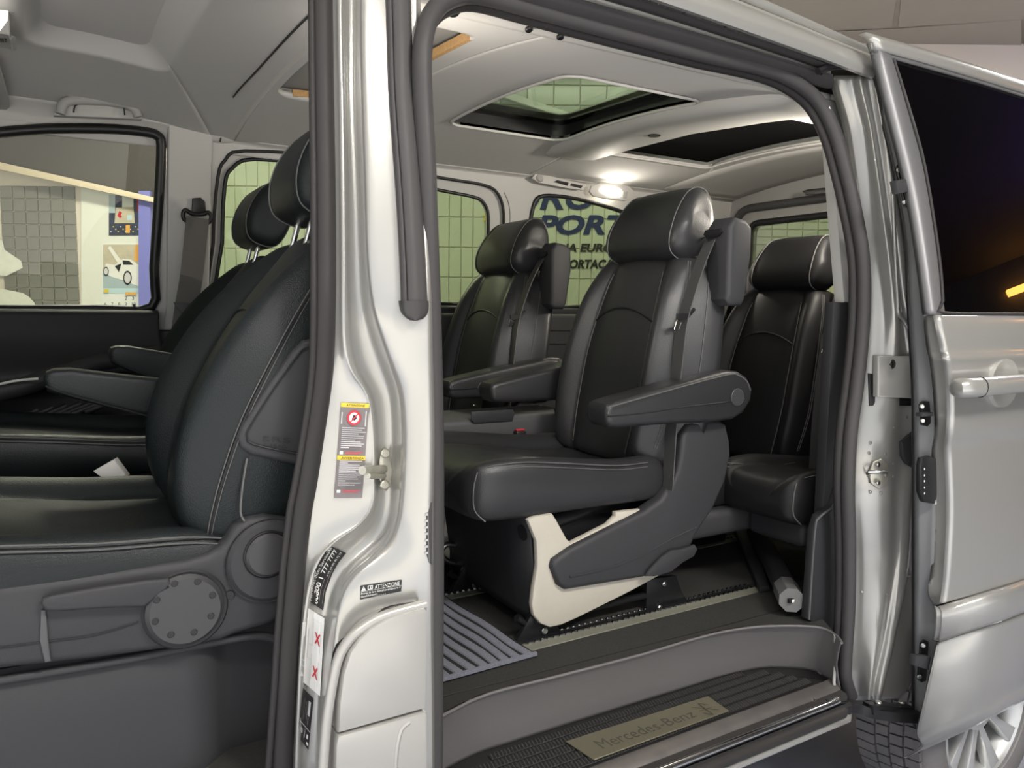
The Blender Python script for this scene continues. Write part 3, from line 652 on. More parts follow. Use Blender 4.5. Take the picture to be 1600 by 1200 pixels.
along('sill_seal', [(-.008+.016*math.cos(a*.5236), .283+.012*math.sin(a*.5236)) for a in range(12)], 'rubber', .45, 1.68, curve=.05)
along('sill_skin', [(-.012, .274), (-.020, .268), (-.021, .260), (-.014, .252), (.05, .235), (.08, .25)], 'silver', .42, 1.70, curve=.06)
prism('step_end_bracket', [P(a, b, Y=.03) for a, b in [(1262, 1097), (1280, 1088), (1303, 1086), (1313, 1090), (1306, 1102), (1275, 1105)]], (0, .02, 0), 'black_metal', van, .003)
tube('step_catch', [P(a, b, Y=.025) for a, b in [(1268, 1094), (1290, 1100), (1306, 1106)]], .006, 'steel', van, 8, 3)
tube('step_cover_edge', [P(a, b, Y=.035) for a, b in [(1305, 992), (1306, 1030), (1303, 1066), (1307, 1082)]], .004, 'trim_grey', van, 8, 3)
0 and prism('step_side', [P(a, b, Y=.038) for a, b in [(1274, 979), (1306, 991), (1304, 1070), (1262, 1047)]], (.01, .05, 0), 'plastic', van, .004)
arm = sweep('roller_arm', cat([P(a, b, Y=c) for a, b, c in [(1285, 1098, .02), (1335, 1104, -.0), (1360, 1112, -.02), (1400, 1118, -.04), (1440, 1120, -.06)]], 4), [(-.012, -.012), (.012, -.012), (.012, .012), (-.012, .012)], 'black_metal', van)
prism('roller_arm_plate', [P(a, b, Y=-.035) for a, b in [(1364, 1103), (1430, 1106), (1430, 1124), (1400, 1121), (1366, 1118)]], (0, .03, 0), 'black_metal', van, .003)
for a, b in ((1372, 1099), (1408, 1099)): cyl('bolt', P(a, b, Y=-.02), (0, 0, 1), .009, .006, 'steel', arm, 12)
# seat rails let into the floor
for yr, x0, x1 in ((.357, .80, 1.72), (.735, .80, 2.9), (1.215, .80, 2.9), (1.62, .8, 2.9)):
    rl = box('seat_rail', (x0, yr-.03, FZ-.004), (x1, yr+.03, FZ+.002), 'olive', cabin_floor, .001, 1)
    box('rail_slot', (x0, yr+.004, FZ), (x1, yr+.024, FZ+.004), 'black', rl, .0008, 1)
    vs = []; fs = []
    for i in range(int((x1-x0)/.018)):
        xa = x0+.018*i
        for sy in (yr+.002, yr+.026):
            k = len(vs); vs += [(xa, sy-.003, FZ+.002), (xa+.010, sy-.003, FZ+.002), (xa+.010, sy+.003, FZ+.002), (xa, sy+.003, FZ+.002), (xa+.002, sy-.002, FZ+.007), (xa+.008, sy-.002, FZ+.007), (xa+.008, sy+.002, FZ+.007), (xa+.002, sy+.002, FZ+.007)]
            fs += [(k+4, k+5, k+6, k+7), (k, k+1, k+5, k+4), (k+1, k+2, k+6, k+5), (k+2, k+3, k+7, k+6), (k+3, k, k+4, k+7)]
    raw('rail_teeth', vs, fs, 'chrome', rl, 0)['kind'] = 'stuff'
# inner trim of the rear pillar and rear side
prism('pillar_trim', [P(a, b, Y=.112+.2*max(0, (480-b)/923)) for a, b in [(1342, 150), (1352, 420), (1340, 560), (1322, 660), (1312, 760), (1302, 790), (1281, 806), (1273, 830), (1263, 968), (1312, 1003), (1330, 1003), (1345, 600), (1368, 300), (1356, 150)]], (0, .025, 0), 'plastic_dark', van, .006)
tube('trim_edge', [P(a, b, Y=.104) for a, b in [(1350, 440), (1340, 560), (1323, 655), (1313, 755), (1302, 790), (1281, 808), (1273, 832), (1264, 968)]], .003, 'plastic_mid', van, 6, 4)
tube('headliner_edge', [P(a, b, Y=.125) for a, b in [(1293, 168), (1308, 200), (1322, 262), (1333, 330), (1339, 400), (1340, 437)]], .006, 'trim_light', van, 8, 4)
side = prism('rear_side_trim', [Vector((1.70, .16, FZ)), Vector((3.0, .16, FZ)), Vector((3.0, .16, 1.28)), Vector((1.70, .16, 1.28))], (0, -.03, 0), 'plastic_dark', van, .004)
prism('rear_side_upper', [Vector((1.74, .16, 1.28)), Vector((2.98, .16, 1.28)), Vector((2.98, .24, 1.8)), Vector((1.74, .24, 1.8))], (0, -.03, 0), 'trim_grey', van, .004)

# ================================================================== far wall
def FY(z, off=0): return 1.78-off-.16*max(0, z-1.25)
def far_outline(pts): return [(p.x, p.z) for p in (Pf(a, b) for a, b in pts)]
def wall_piece(name, hole, x0, z0, x1, z1, m, parent, off=0, th=.03):
    o = square_around(hole, x0, z0, x1, z1)
    return ring_panel(name, [(x, FY(z, off), z) for x, z in o], [(x, FY(z, off), z) for x, z in hole], m, parent, (0, th, 0), 50)
def outline3(pts, off=0, n=3): return cat([Pf(a, b, off) for a, b in pts], n, True)
def hole_of(pts, n=3): return [(p.x, p.z) for p in outline3(pts, 0, n)]
# middle side window (its front edge is hidden by the near pillar)
win_mid = [(350, 470), (348, 380), (352, 290), (364, 262), (400, 248), (520, 262), (690, 297), (740, 307), (757, 316), (765, 340), (762, 400), (757, 440), (750, 470), (735, 475), (690, 474), (500, 474)]
frame_mid = [(338, 492), (333, 380), (340, 280), (352, 250), (382, 236), (520, 246), (690, 278), (755, 289), (778, 303), (787, 335), (784, 400), (780, 440), (772, 486), (750, 494), (690, 494), (500, 494)]
hm = hole_of(win_mid); fm = hole_of(frame_mid)
def z_of(pts): return max(p[1] for p in pts)
far = wall_piece('far_wall', fm, .47, 1.10, 1.665, 1.86, 'trim_light', van)
rw = ring_panel('window_surround', [(x, FY(z, -.012), z) for x, z in fm], [(x, FY(z, -.022), z) for x, z in hm], 'trim_light', far, (0, .012, 0), 60)
tube('window_seal', [(x, FY(z, -.010), z) for x, z in hm], .007, 'black', far, 8, 1, True)
tube('surround_gap', [(x, FY(z, .001), z) for x, z in fm], .006, 'seam_dark', far, 8, 1, True)
raw('window_pane', [(x, FY(z, -.03), z) for x, z in hm], [tuple(range(len(hm)))], 'glass_far', far, 0)
# rear side window
win_q = [(815, 479), (818, 420), (826, 360), (833, 322), (842, 308), (866, 306), (905, 312), (950, 324), (985, 337), (1040, 368), (1070, 400), (1078, 440), (1070, 470), (1000, 479), (900, 479)]
hq = hole_of(win_q)
fq = wall_piece('far_wall_rear', hq, 1.665, 1.10, 3.0, 1.86, 'trim_light', van)
tube('window_seal', [(x, FY(z, .002), z) for x, z in hq], .009, 'black', fq, 8, 1, True)
raw('window_pane', [(x, FY(z, -.03), z) for x, z in hq], [tuple(range(len(hq)))], 'glass_far', fq, 0)
tube('post_seam', [Pf(a, b, .002) for a, b in [(788, 300), (797, 330), (795, 400), (790, 470)]], .002, 'trim_grey', fq, 6, 4)
# dark lower lining with ledge
box('side_lining', (.47, 1.70, FZ), (3.0, 1.79, 1.235), 'plastic', van, .02, 3)
box('lining_ledge', (.47, 1.735, 1.225), (3.0, 1.80, 1.262), 'plastic_dark', van, .01, 3)
for z in (1.02, 1.10, 1.16): box('lining_groove', (1.7, 1.697, z), (3.0, 1.702, z+.006), 'black', van, .001, 1)
# post between front door and middle window, with belt
po = prism('belt_post', [(.325, FY(.9, .02), 1.10), (.48, FY(.9, .02), 1.10), (.50, FY(1.86, .02), 1.86), (.36, FY(1.86, .02), 1.86), (.35, FY(1.25, .02), 1.25)], (0, .04, 0), 'trim_light', van, .01, 3)
box('post_lower', (.30, 1.735, FZ), (.49, 1.79, 1.17), 'plastic_dark', van, .012, 3)
sl = [Pf(a, b, .022) for a, b in [(301, 310), (300, 275), (304, 255), (312, 247), (321, 252), (325, 270), (325, 318)]]
tube('belt_slider_track', sl, .0015, 'trim_grey', po, 6, 4)
tube('belt_slider_track', [Pf(a, b, .022) for a, b in [(297, 318), (296, 275), (300, 252), (312, 241), (326, 248), (331, 270), (331, 318)]], .0012, 'trim_grey', po, 6, 4)
prism('belt_anchor', [Pf(a, b, .03) for a, b in [(300, 310), (313, 309), (320, 316), (321, 330), (316, 338), (305, 338), (299, 330)]], (0, -.012, 0), 'black', po, .003)
tube('belt_guide', [Pf(a, b, .045) for a, b in [(286, 334), (290, 328), (300, 334), (316, 335), (326, 332), (330, 340), (325, 348), (312, 344), (296, 345), (288, 343)]], .007, 'black', po, 8, 4, True)
strip('seat_belt', [Pf(309, 340, .05), Pf(303, 400, .06), Pf(298, 440, .08), Pf(291, 480, .10), Pf(284, 530, .12)], .072, .003, 'belt_far', po, 4, (0, 1, 0))
prism('belt_tongue', [Pf(a, b, .12) for a, b in [(271, 472), (305, 474), (302, 482), (296, 488), (295, 500), (284, 500), (283, 488), (274, 480)]], (0, -.008, 0), 'plastic_mid', po, .002)

# ================================================================== headliner with its openings
def ceil_pt(x, y, dz=0): return Vector((x, y, zc(x, y)+dz))
def ceil_panel(name, x0, x1, hole=None, y0=.205, y1=1.70, m='headliner', parent=None):
    if hole is None:
        n = 16; ks = max(2, int((x1-x0)/.08))
        return grid(name, [[ceil_pt(x0+(x1-x0)*i/ks, y0+(y1-y0)*j/n) for j in range(n+1)] for i in range(ks+1)], m, parent or van, 180, .012, (1, 1), (0, 0, 1))
    o = square_around(hole, x0, y0, x1, y1); rows = []
    for a, b in zip(o+o[:1], hole+hole[:1]): rows.append([ceil_pt(a[0]+(b[0]-a[0])*k/16, a[1]+(b[1]-a[1])*k/16) for k in range(17)])
    return grid(name, rows, m, parent or van, 180, .012, (1, 1), (0, 0, 1))
h0 = [(p.x, p.y) for p in (Pc(430, 146), Pc(735, 55))]
c1, c2, c3, c4 = Pc(705, 195), Pc(895, 222), Pc(868, 117), Pc(1100, 152)
s1x0, s1x1, s1y0, s1y1 = (c1.x+c3.x)/2, (c2.x+c4.x)/2, (c3.y+c4.y)/2, (c1.y+c2.y)/2
d1, d2, d3 = Pc(965, 240), Pc(1100, 264), Pc(1190, 174)
s2x0, s2x1, s2y0, s2y1 = (d1.x+d3.x)/2, d2.x, d3.y, (d1.y+d2.y)/2
hx0, hx1, hy0, hy1 = h0[0][0], h0[1][0]+.02, h0[1][1], h0[0][1]
pa, pb = Pc(42, 80), Pc(266, 98)
rx0, rx1, ry_, ryn = pa.x, pb.x, (pa.y+pb.y)/2, .30
hr_ = dens(rrect(rx0, ryn, rx1, ry_, .05))
front = ceil_panel('headliner', -1.0, hx0-.02, hr_); front['label'] = 'grey fabric headliner'
inn = [(rx0+.035+(x-rx0)/(rx1-rx0)*(rx1-rx0-.085), ryn+.035+(y-ryn)/(ry_-ryn)*(ry_-ryn-.075)) for x, y in hr_]
grid('roof_recess', [[ceil_pt(a[0], a[1]), ceil_pt(a[0]*.9+b[0]*.1, a[1]*.9+b[1]*.1, .004), ceil_pt(a[0]*.25+b[0]*.75, a[1]*.25+b[1]*.75, .028), ceil_pt(b[0], b[1], .034)] for a, b in zip(hr_+hr_[:1], inn+inn[:1])], 'headliner', front, 180)
fill('recess_plate', inn, lambda x, y: ceil_pt(x, y, .034), 'headliner', front)
# front opening with raw foam edges and grey plate above
hl = dens(rrect(hx0, hy0, hx1, hy1, .04)); ceil_panel('headliner_section', hx0-.02, hx1+.08, hl)
mid_x = (s1x1+s2x0)/2
r1 = dens(rrect(s1x0, s1y0, s1x1, s1y1, .05)); ceil_panel('headliner_section', hx1+.08, mid_x, r1)
r2 = dens(rrect(s2x0, s2y0, s2x1, s2y1, .03)); ceil_panel('headliner_section', mid_x, s2x1+.06, r2)
ceil_panel('headliner_section', s2x1+.06, 3.0)
fill('plain_roof_plate', square_around(hl, hx0-.03, hy0-.03, hx1+.03, hy1+.03), lambda x, y: ceil_pt(x, y, .03), 'trim_grey', van)
def foam(a, b): sweep('foam_edge', cat([a, (a+b)/2+Vector((.004, .003, .004)), b], 4), [(.013, -.006), (.013, .006), (-.006, .006), (-.006, -.006)], 'foam', van)
foam(ceil_pt(hx1, hy0+.04, .006), ceil_pt(hx1, hy1-.06, .006)); foam(ceil_pt(hx0+.05, hy1, .006), ceil_pt(hx1-.06, hy1, .006))
for nm, hh, th in (('sunroof_frame', r1, .05),):
    a = [ceil_pt(x, y) for x, y in hh]; g = grid(nm, [[p, p+Vector((0, 0, .055))] for p in a+a[:1]], 'black', van, 60)
def rim(hh, m, r=.007): tube('opening_rim', [ceil_pt(x, y, -.001) for x, y in hh], r, m, van, 8, 1, True)
rim(r1, 'headliner', .005); rim(r2, 'headliner', .005)
i1 = rrect(s1x0+.03, s1y0+.035, s1x1-.03, s1y1-.05, .05); o1 = square_around(i1, s1x0-.02, s1y0-.02, s1x1+.02, s1y1+.02)
ring_panel('sunroof_inner_frame', [ceil_pt(x, y, .05) for x, y in o1], [ceil_pt(x, y, .05) for x, y in i1], 'black', van, (0, 0, .006))
raw('sunroof_pane', [Vector((x, y, zc(1.4, .6)+.06)) for x, y in o1], [tuple(range(len(o1)))], 'glass_roof', van, 0)
fill('sunroof_blind', square_around(r2, s2x0-.02, s2y0-.02, s2x1+.02, s2y1+.02), lambda x, y: ceil_pt(x, y, .03), 'blind', van)
# roof skin outside, open above the glass
def roof_z(y): return 1.975-.06*((y-.98)/.8)**2
def roof_skin(x0, x1, hole=None):
    if hole:
        o = square_around(hole, x0, .15, x1, 1.81); ring_panel('roof_skin', [(x, y, roof_z(y)) for x, y in o], [(x, y, roof_z(y)) for x, y in hole], 'silver_panel', van, (0, 0, .004))
    else: grid('roof_skin', [[Vector((x, .15+1.66*j/12, roof_z(.15+1.66*j/12))) for j in range(13)] for x in (x0, (x0+x1)/2, x1)], 'silver_panel', van, 180, .004, (1, 1), (0, 0, 1))
roof_skin(-1.0, s1x0-.08); roof_skin(s1x0-.08, s1x1+.08, rrect(s1x0-.05, s1y0-.05, s1x1+.05, s1y1+.05, .05)); roof_skin(s1x1+.08, 3.05)
# cross bar between the roof openings
ys = [s2y0-.25, s2y0-.2, .5, .8, 1.1, 1.32, 1.40]
bw = (s2x0-s1x1)/2+.0; mx = (s2x0+s1x1)/2
rings = []
for i, y in enumerate(ys):
    k = (.35, .85, 1, 1, 1, .8, .25)[i]; w_ = bw*(.6+.4*k); h = .035*k
    rings.append([Vector((mx+w_*a, y, zc(mx, y)+b)) for a, b in ((-1, .004), (-.95, -.5*h), (-.7, -.95*h), (0, -h), (.7, -.95*h), (.95, -.5*h), (1, .004))])
bar = loft('roof_cross_bar', rings, 'trim_light', van, 50)
bo = Pc(1022, 211, -.036); cyl('bar_button', bo, (0, 0, -1), .022, .004, 'black', bar, 20)
# seam and bulge of the front headliner, grab handle, front recess
tube('headliner_joint', [Pc(492, 16, -.002), Pc(465, 42, -.002), Pc(440, 68, -.002), Pc(420, 90, -.002), Pc(400, 112, -.002), Pc(380, 133, -.002), Pc(365, 151, -.002), P(358, 164, Y=1.645), P(352, 182, Y=1.655), P(347, 202, Y=1.662), P(344, 222, Y=1.672)], .0026, 'seam_dark', front, 6, 5)
tube('headliner_bulge', [Pf(318, 205, -.02), Pf(335, 207, -.01), Pf(352, 208, -.01), Pf(366, 208, -.02)], .036, 'headliner', front, 12, 4)
# roll between wall top and headliner
def cove(x0, x1, m):
    rows = []
    for i in range(13):
        x = x0+(x1-x0)*i/12; zt = zc(x, 1.70); zw = 1.79
        rows.append([Vector((x, FY(zw-.01, -.004), zw-.02)), Vector((x, FY(zw, .0), zw)), Vector((x, 1.69, zw+.6*(zt-zw)+.004)), Vector((x, 1.66, zc(x, 1.66)-.001))])
    return grid('headliner_cove', rows, m, van, 180, .01, (1, 3), (0, .7, .7))
cove(-1.0, 3.0, 'headliner')
def Pcv(px, py): # on the cove / edge of the headliner at the far side
    return P(px, py, Y=1.64)
gh = setp(link('grab_handle_base', prism('tmp', [P(a, b, Y=1.63) for a, b in [(84, 180), (86, 165), (93, 156), (115, 151), (150, 151), (185, 155), (208, 162), (220, 172), (223, 186)]], (0, .03, .0), 'trim_light', None, .004).data, front))
bpy.data.objects.remove(bpy.data.objects['tmp'])
tube('grab_handle', [P(a, b, Y=1.61) for a, b in [(94, 178), (98, 164), (112, 157), (150, 157), (190, 161), (210, 170), (216, 183)]], .014, 'trim_grey', gh, 10, 5)
tube('handle_gap', [P(a, b, Y=1.612) for a, b in [(115, 176), (118, 165), (130, 161), (160, 162), (190, 165), (195, 180)]], .0025, 'seam_dark', gh, 6, 5)
# front roof lamp and sun visor, cut by the picture's left edge
lp = box('front_roof_lamp', Pc(-80, 60, -.05), Pc(14, 20, .0)+Vector((0, .0, 0)), 'trim_grey', van, .01)
raw('lamp_lens', [Pc(a, b, -.052) for a, b in [(-60, 10), (13, 17), (12, 32), (0, 48), (-60, 55)]], [(0, 1, 2, 3, 4)], 'lamp_soft', lp, 0)
for i in range(4): box('lamp_slot', Pc(-4+4*i, 66, -.055), Pc(-2+4*i, 60, -.052), 'black', lp, 0)
prism('sun_visor', [Pc(a, b, -.02) for a, b in [(-60, 60), (-2, 92), (14, 150), (15, 162), (8, 168), (-60, 175)]], (0, 0, -.012), 'trim_grey', van, .004)
# far-side reading lamp, air outlet, small rear vent
def onceil(name, pts, th, m, parent=None, bev=.003, d=-.0):
    return prism(name, [P(a, b, Y=1.66) for a, b in pts], (0, -th, 0), m, parent or van, bev)
rl_ = onceil('reading_or_fill_lamp', [(919, 300), (922, 291), (935, 286), (960, 286), (980, 291), (988, 299), (986, 309), (975, 314), (945, 311), (925, 307)], .012, 'trim_light')
onceil('lamp_lens', [(934, 299), (937, 293), (958, 293), (968, 298), (966, 308), (950, 308)], .018, 'lamp_white', rl_, .002)
def cabin_light(loc, par, e, d):
    l = bpy.data.lights.new('lamp_light', 'AREA'); l.size = .07; l.energy = e; l.color = (1, .92, .8)
    o = bpy.data.objects.new('lamp_light', l); COL.objects.link(o); o.location = loc; o.rotation_euler = Vector(d).to_track_quat('-Z', 'Y').to_euler(); o.parent = par
cabin_light(P(952, 300, Y=1.63), rl_, 1.3, (0, -1, -.45))
for x_, z_, e_, d_ in ((.545, 1.60, 1.8, (1, .5, .25)), (2.15, 1.70, 7, (-.35, 1, .15))):      # unseen lamps added on the near pillars to brighten the cabin
    nl = box('reading_or_fill_lamp', (x_-.05, .215, z_-.02), (x_+.05, .245, z_+.02), 'trim_light', van, .006)
    box('lamp_lens', (x_-.035, .24, z_-.012), (x_+.035, .250, z_+.012), 'lamp_white', nl, .002); cabin_light((x_, .262, z_), nl, e_, d_)
onceil('lamp_switch', [(970, 300), (978, 300), (976, 310), (969, 310)], .016, 'trim_grey', rl_)
ao = onceil('air_outlet', [(829, 279), (836, 270), (880, 281), (914, 288), (909, 298), (880, 294), (840, 286)], .012, 'trim_light')
for q in ([(862, 285), (868, 282), (886, 286), (884, 291)], [(888, 291), (890, 287), (908, 291), (905, 295)]): onceil('outlet_louvre', q, .014, 'black', ao, .001)
cyl('outlet_knob', P(843, 279, Y=1.648), (0, -1, .3), .016, .008, 'trim_grey', ao, 16)
# rear end: hatch with window
RX = 2.98
wr = [(p.y, p.z) for p in (P(a, b, X=RX) for a, b in [(1172, 350), (1345, 318), (1350, 440), (1172, 440)])]
ry0, ry1, rz0, rz1 = .45, wr[0][0], 1.25, wr[0][1]
rh = rrect(ry0, rz0, ry1, rz1, .05)
ro = square_around(rh, .2, .9, 1.76, 1.90)
hatch = ring_panel('tailgate', [(RX, y, z) for y, z in ro], [(RX, y, z) for y, z in rh], 'trim_grey', van, (.03, 0, 0))
tube('window_seal', [(RX-.002, y, z) for y, z in rh], .016, 'plastic_dark', hatch, 8, 1, True)
tube('surround_gap', [(RX-.01, y, z) for y, z in rrect(ry0-.07, rz0-.08, ry1+.085, rz1+.075, .09)], .02, 'plastic_mid', hatch, 8, 1, True)
raw('window_pane', [(RX+.012, y, z) for y, z in rh], [tuple(range(len(rh)))], 'glass_far', hatch, 0)
box('tailgate_lower', (RX, .13, FZ-.1), (RX+.03, 1.78, .92), 'plastic_dark', hatch, .01)
prism('rear_vent', [P(a, b, X=2.85) for a, b in [(1255, 299), (1265, 296), (1318, 291), (1322, 297), (1300, 303), (1262, 305)]], (-.01, 0, 0), 'black', van, .002)
# small catches along the near edge of the headliner
_es = [(668, 30), (690, 4), (745, 4), (830, 26), (1000, 70), (1100, 96), (1190, 118), (1235, 134), (1272, 160), (1292, 186)]
_er = []
for a, b in _es:
    pu = P(a, b, Y=.16); pl_ = ceil_pt(pu.x+.005, .235, -.004)
    if a < 680: pl_ = Vector((pu.x+.03, .235, 1.76))
    if a > 1240: pl_ = Vector((pu.x+.02, .22, pu.z+.012))
    _er.append([pu+Vector((0, .0, .02)), pu, pu*.7+pl_*.3+Vector((0, 0, -.004)), pl_])
edge_strip = grid('header_inner_trim', _er, 'headliner', van, 180, .006, (3, 3), (0, .3, 1))
for a, b in ((708, 14), (826, 41), (875, 53)): cyl('clip', P(a, b+2, Y=.2), (0, -.4, -1), .012 if a == 708 else .008, .008, 'black', edge_strip, 12)
# front end: windscreen, scuttle, bulkhead
ws = [Vector((-1.08, .2, 1.22)), Vector((-1.08, 1.76, 1.22)), Vector((-.62, 1.66, 1.86)), Vector((-.62, .30, 1.86))]
prism('windscreen', ws, (-.006, 0, 0), 'glass_far', van, 0)
for a, b in ((0, 3), (1, 2)): tube('front_pillar', [ws[a], (ws[a]+ws[b])/2+Vector((-.02, 0, .01)), ws[b]], .045, 'trim_light', van, 10, 4)
box('bulkhead', (-1.12, .10, FZ-.2), (-1.05, 1.80, 1.22), 'plastic_dark', van, .01)
# underbody so that daylight does not leak in below the seats
box('underbody', (-1.0, .25, .12), (3.0, 1.80, .42), 'black', van, .0)
box('far_outer_skin', (-1.0, 1.84, .1), (3.05, 1.87, 1.15), 'silver_panel', van, .0)
# ================================================================== sliding door, open to the rear
sd = empty('sliding_door', (1.8, -.1, GZ), 'silver sliding side door pushed back over the rear wheel', 'door')
def XL(p, d, dy=0): return p+Vector((d, dy, 0))
DR = [(492, 1448, 1462, -.128), (500, 1446, 1464, -.134), (520, 1447, 1468, -.139), (548, 1451, 1474, -.142), (560, 1454, 1477, -.150), (575, 1456, 1479, -.146), (600, 1459, 1482, -.143), (640, 1462, 1484, -.143), (677, 1463, 1482, -.140), (697, 1459, 1479, -.130), (720, 1458, 1480, -.128), (800, 1460, 1483, -.130), (885, 1457, 1479, -.130), (925, 1452, 1475, -.128), (946, 1460, 1472, -.127)]
rows = []
for y, a, b, Y in DR:
    p0 = P(a, y, Y=Y+.035); p1 = P(b, y, Y=Y); rows.append([p0, p0*.5+p1*.5+Vector((0, -.008, 0)), p1, XL(p1, .02, -.003), XL(p1, .3, -.010), XL(p1, .7, -.006), XL(p1, 1.05, .01)])
skin = grid('outer_skin', rows, 'silver', sd, 180, .004, (3, 2), (0, 1, 0))
mo = [(949, 1469, -.140), (960, 1472, -.149), (985, 1471, -.149), (1003, 1468, -.140)]
grid('rub_strip', [[P(a-4, y, Y=Y+.02), P(a, y, Y=Y), XL(P(a, y, Y=Y), .3, -.008), XL(P(a, y, Y=Y), 1.05, .01)] for y, a, Y in mo], 'silver', sd, 180, .012, (3, 1), (0, 1, 0))
lo = [(1004, 1468, -.130), (1040, 1460, -.128), (1080, 1451, -.122), (1110, 1444, -.115), (1140, 1437, -.102), (1150, 1437, -.098), (1158, 1441, -.098), (1166, 1443, -.090), (1176, 1430, -.068), (1184, 1416, -.045)]
grid('lower_skin', [[P(a-3, y, Y=Y+.02), P(a, y, Y=Y), XL(P(a, y, Y=Y), .3, -.008), XL(P(a, y, Y=Y), 1.05, .01)] for y, a, Y in lo], 'silver', sd, 180, .004, (3, 1), (0, 1, .1))
def yu(y): return -.128+.17*(492-y)/440
up = [(66, 1360, 1366), (77, 1365, 1380), (92, 1369, 1396), (140, 1381, 1411), (187, 1393, 1425), (267, 1413, 1446), (330, 1426, 1458), (400, 1437, 1467), (460, 1445, 1473), (492, 1449, 1477)]
grid('window_frame', [[P(a, y, Y=yu(y)+.012), P(a*.6+b*.4, y, Y=yu(y)), P(b-2, y, Y=yu(y)), P(b, y, Y=yu(y)+.006)] for y, a, b in up], 'frame_satin', sd, 180, .012, (3, 2), (0, 1, 0))
def ut(dx, y): # upper edge, following the door to the rear
    return None
e0, e1 = P(1353, 50, Y=.05), P(1366, 76, Y=.03); g0 = P(1396, 92, Y=yu(92)); b0 = P(1474, 489, Y=yu(489))
grid('roof_edge', [[XL(e0, d, q), XL(e0*.55+e1*.45, d, q-.012), XL(e1, d+.012, q)] for d, q in ((0, 0), (.1, -.004), (.4, -.008), (1.1, .0))], 'silver', sd, 180, .02, (2, 3), (0, 1, 0))
grid('upper_frame_bar', [[XL(e1, d+.01, q+.005), XL(g0, d, q-.002)] for d, q in ((0, 0), (.1, -.004), (.4, -.008), (1.05, .0))], 'frame_satin', sd, 180, .012, (2, 2), (0, 1, 0))
gl = [g0, XL(g0, .35, -.008), XL(g0, 1.0, 0), XL(b0, 1.0, 0), XL(b0, .35, -.008), b0, P(1467, 400, Y=yu(400)), P(1446, 267, Y=yu(267)), P(1425, 187, Y=yu(187))]
gl = [p+Vector((0, .004, 0)) for p in gl]
prism('window_glass', gl, (0, .005, 0), 'glass_dark', sd, 0)
prism('blackout_panel', [p+Vector((0, .05, 0)) for p in gl], (0, .01, 0), 'black', sd, 0)
tube('glass_seal', [g0, P(1425, 187, Y=yu(187)-.002), P(1446, 267, Y=yu(267)-.002), P(1467, 400, Y=yu(400)-.002), P(1473, 470, Y=yu(470)-.002), b0, XL(b0, .35, -.01), XL(b0, 1.0, -.002)], .004, 'rubber', sd, 8, 3)
# front edge of the door, facing the opening
jm = [(110, 1367, 1373), (187, 1381, 1394), (247, 1396, 1409), (320, 1409, 1425), (380, 1418, 1435), (450, 1421, 1445), (516, 1424, 1448), (600, 1429, 1460), (700, 1430, 1461), (800, 1430, 1461), (900, 1430, 1458), (946, 1430, 1468), (1004, 1430, 1467), (1060, 1430, 1457), (1110, 1430, 1446), (1135, 1432, 1440)]
def yo(y): return yu(y) if y < 492 else -.12 if y < 1050 else -.105
eg = grid('door_edge', [[P(a-1, y, Y=yo(y)+.085), P(a+2, y, Y=yo(y)+.062), P((a+b)/2, y, Y=yo(y)+.045), P(b+1, y, Y=yo(y)+.022)] for y, a, b in jm], 'door_inner', sd, 180, .02, (3, 2), (1, 0, 0))
tube('edge_seal', [P(a-1, y, Y=yo(y)+.085) for y, a, b in jm], .007, 'black', sd, 8, 3)
def oe(a, b, off): return P(a, b, Y=yo(b)+.045-off)
hk = prism('edge_latch', [oe(a, b, .012) for a, b in [(1430, 725), (1433, 714), (1445, 711), (1456, 716), (1458, 730), (1456, 775), (1452, 786), (1436, 783), (1430, 768)]], (.0, -.014, 0), 'black', eg, .004)
for b in (731, 741, 750, 760, 769): tube('latch_tooth', [oe(1444, b, .03), oe(1444, b+3, .03)], .0022, 'steel', hk, 6, 1)
def hinge(pts, bolts, hook):
    h = prism('guide_bracket', [oe(a, b, .004) for a, b in pts], (0, -.008, 0), 'black', eg, .003)
    for a, b in bolts: cyl('bolt', oe(a, b, .014), (-.6, -.8, 0), .006, .005, 'steel', h, 10)
    prism('guide_block', [oe(a, b, .014) for a, b in hook], (0, -.018, 0), 'plastic', h, .003)
hinge([(1397, 262), (1402, 256), (1408, 257), (1422, 320), (1417, 325), (1411, 324)], [(1404, 266), (1413, 316)], [(1389, 284), (1411, 279), (1415, 300), (1393, 304)])
hinge([(1434, 632), (1439, 626), (1448, 627), (1451, 660), (1445, 666), (1437, 664)], [(1440, 635), (1441, 657)], [(1430, 644), (1447, 643), (1447, 649), (1430, 650)])
hinge([(1436, 1003), (1441, 998), (1447, 1001), (1443, 1062), (1436, 1065), (1431, 1060)], [(1442, 1008), (1436, 1057)], [(1420, 1020), (1444, 1022), (1441, 1043), (1419, 1036)])
# handle with round finger bowl
hc = P(1563, 598, Y=-.149); hb = []
for k, dd in ((1.0, 0), (.92, .006), (.7, .02), (.35, .03), (.02, .033)):
    hb.append([hc+Vector((.062*k*math.cos(a*.2618), -.004+dd, .058*k*math.sin(a*.2618))) for a in range(24)])
bowl = loft('handle_bowl', [[hc+Vector((.062*k*math.cos(a*.2618), dd-.008, .058*k*math.sin(a*.2618))) for a in range(24)] for k, dd in ((1.03, .006), (1.0, -.004), (.95, -.004), (.8, .0), (.4, .003), (.02, .004))], 'silver_panel', sd, 60)
hp = [P(a, b, Y=c) for a, b, c in [(1496, 606, -.158), (1503, 606, -.178), (1530, 605, -.190), (1570, 601, -.195), (1640, 596, -.195), (1700, 590, -.178), (1708, 590, -.158)]]
hn = sweep('door_handle', cat(hp, 4), [(x*.022, z*.017) for x, z in circ(1, 14)], 'silver', sd)
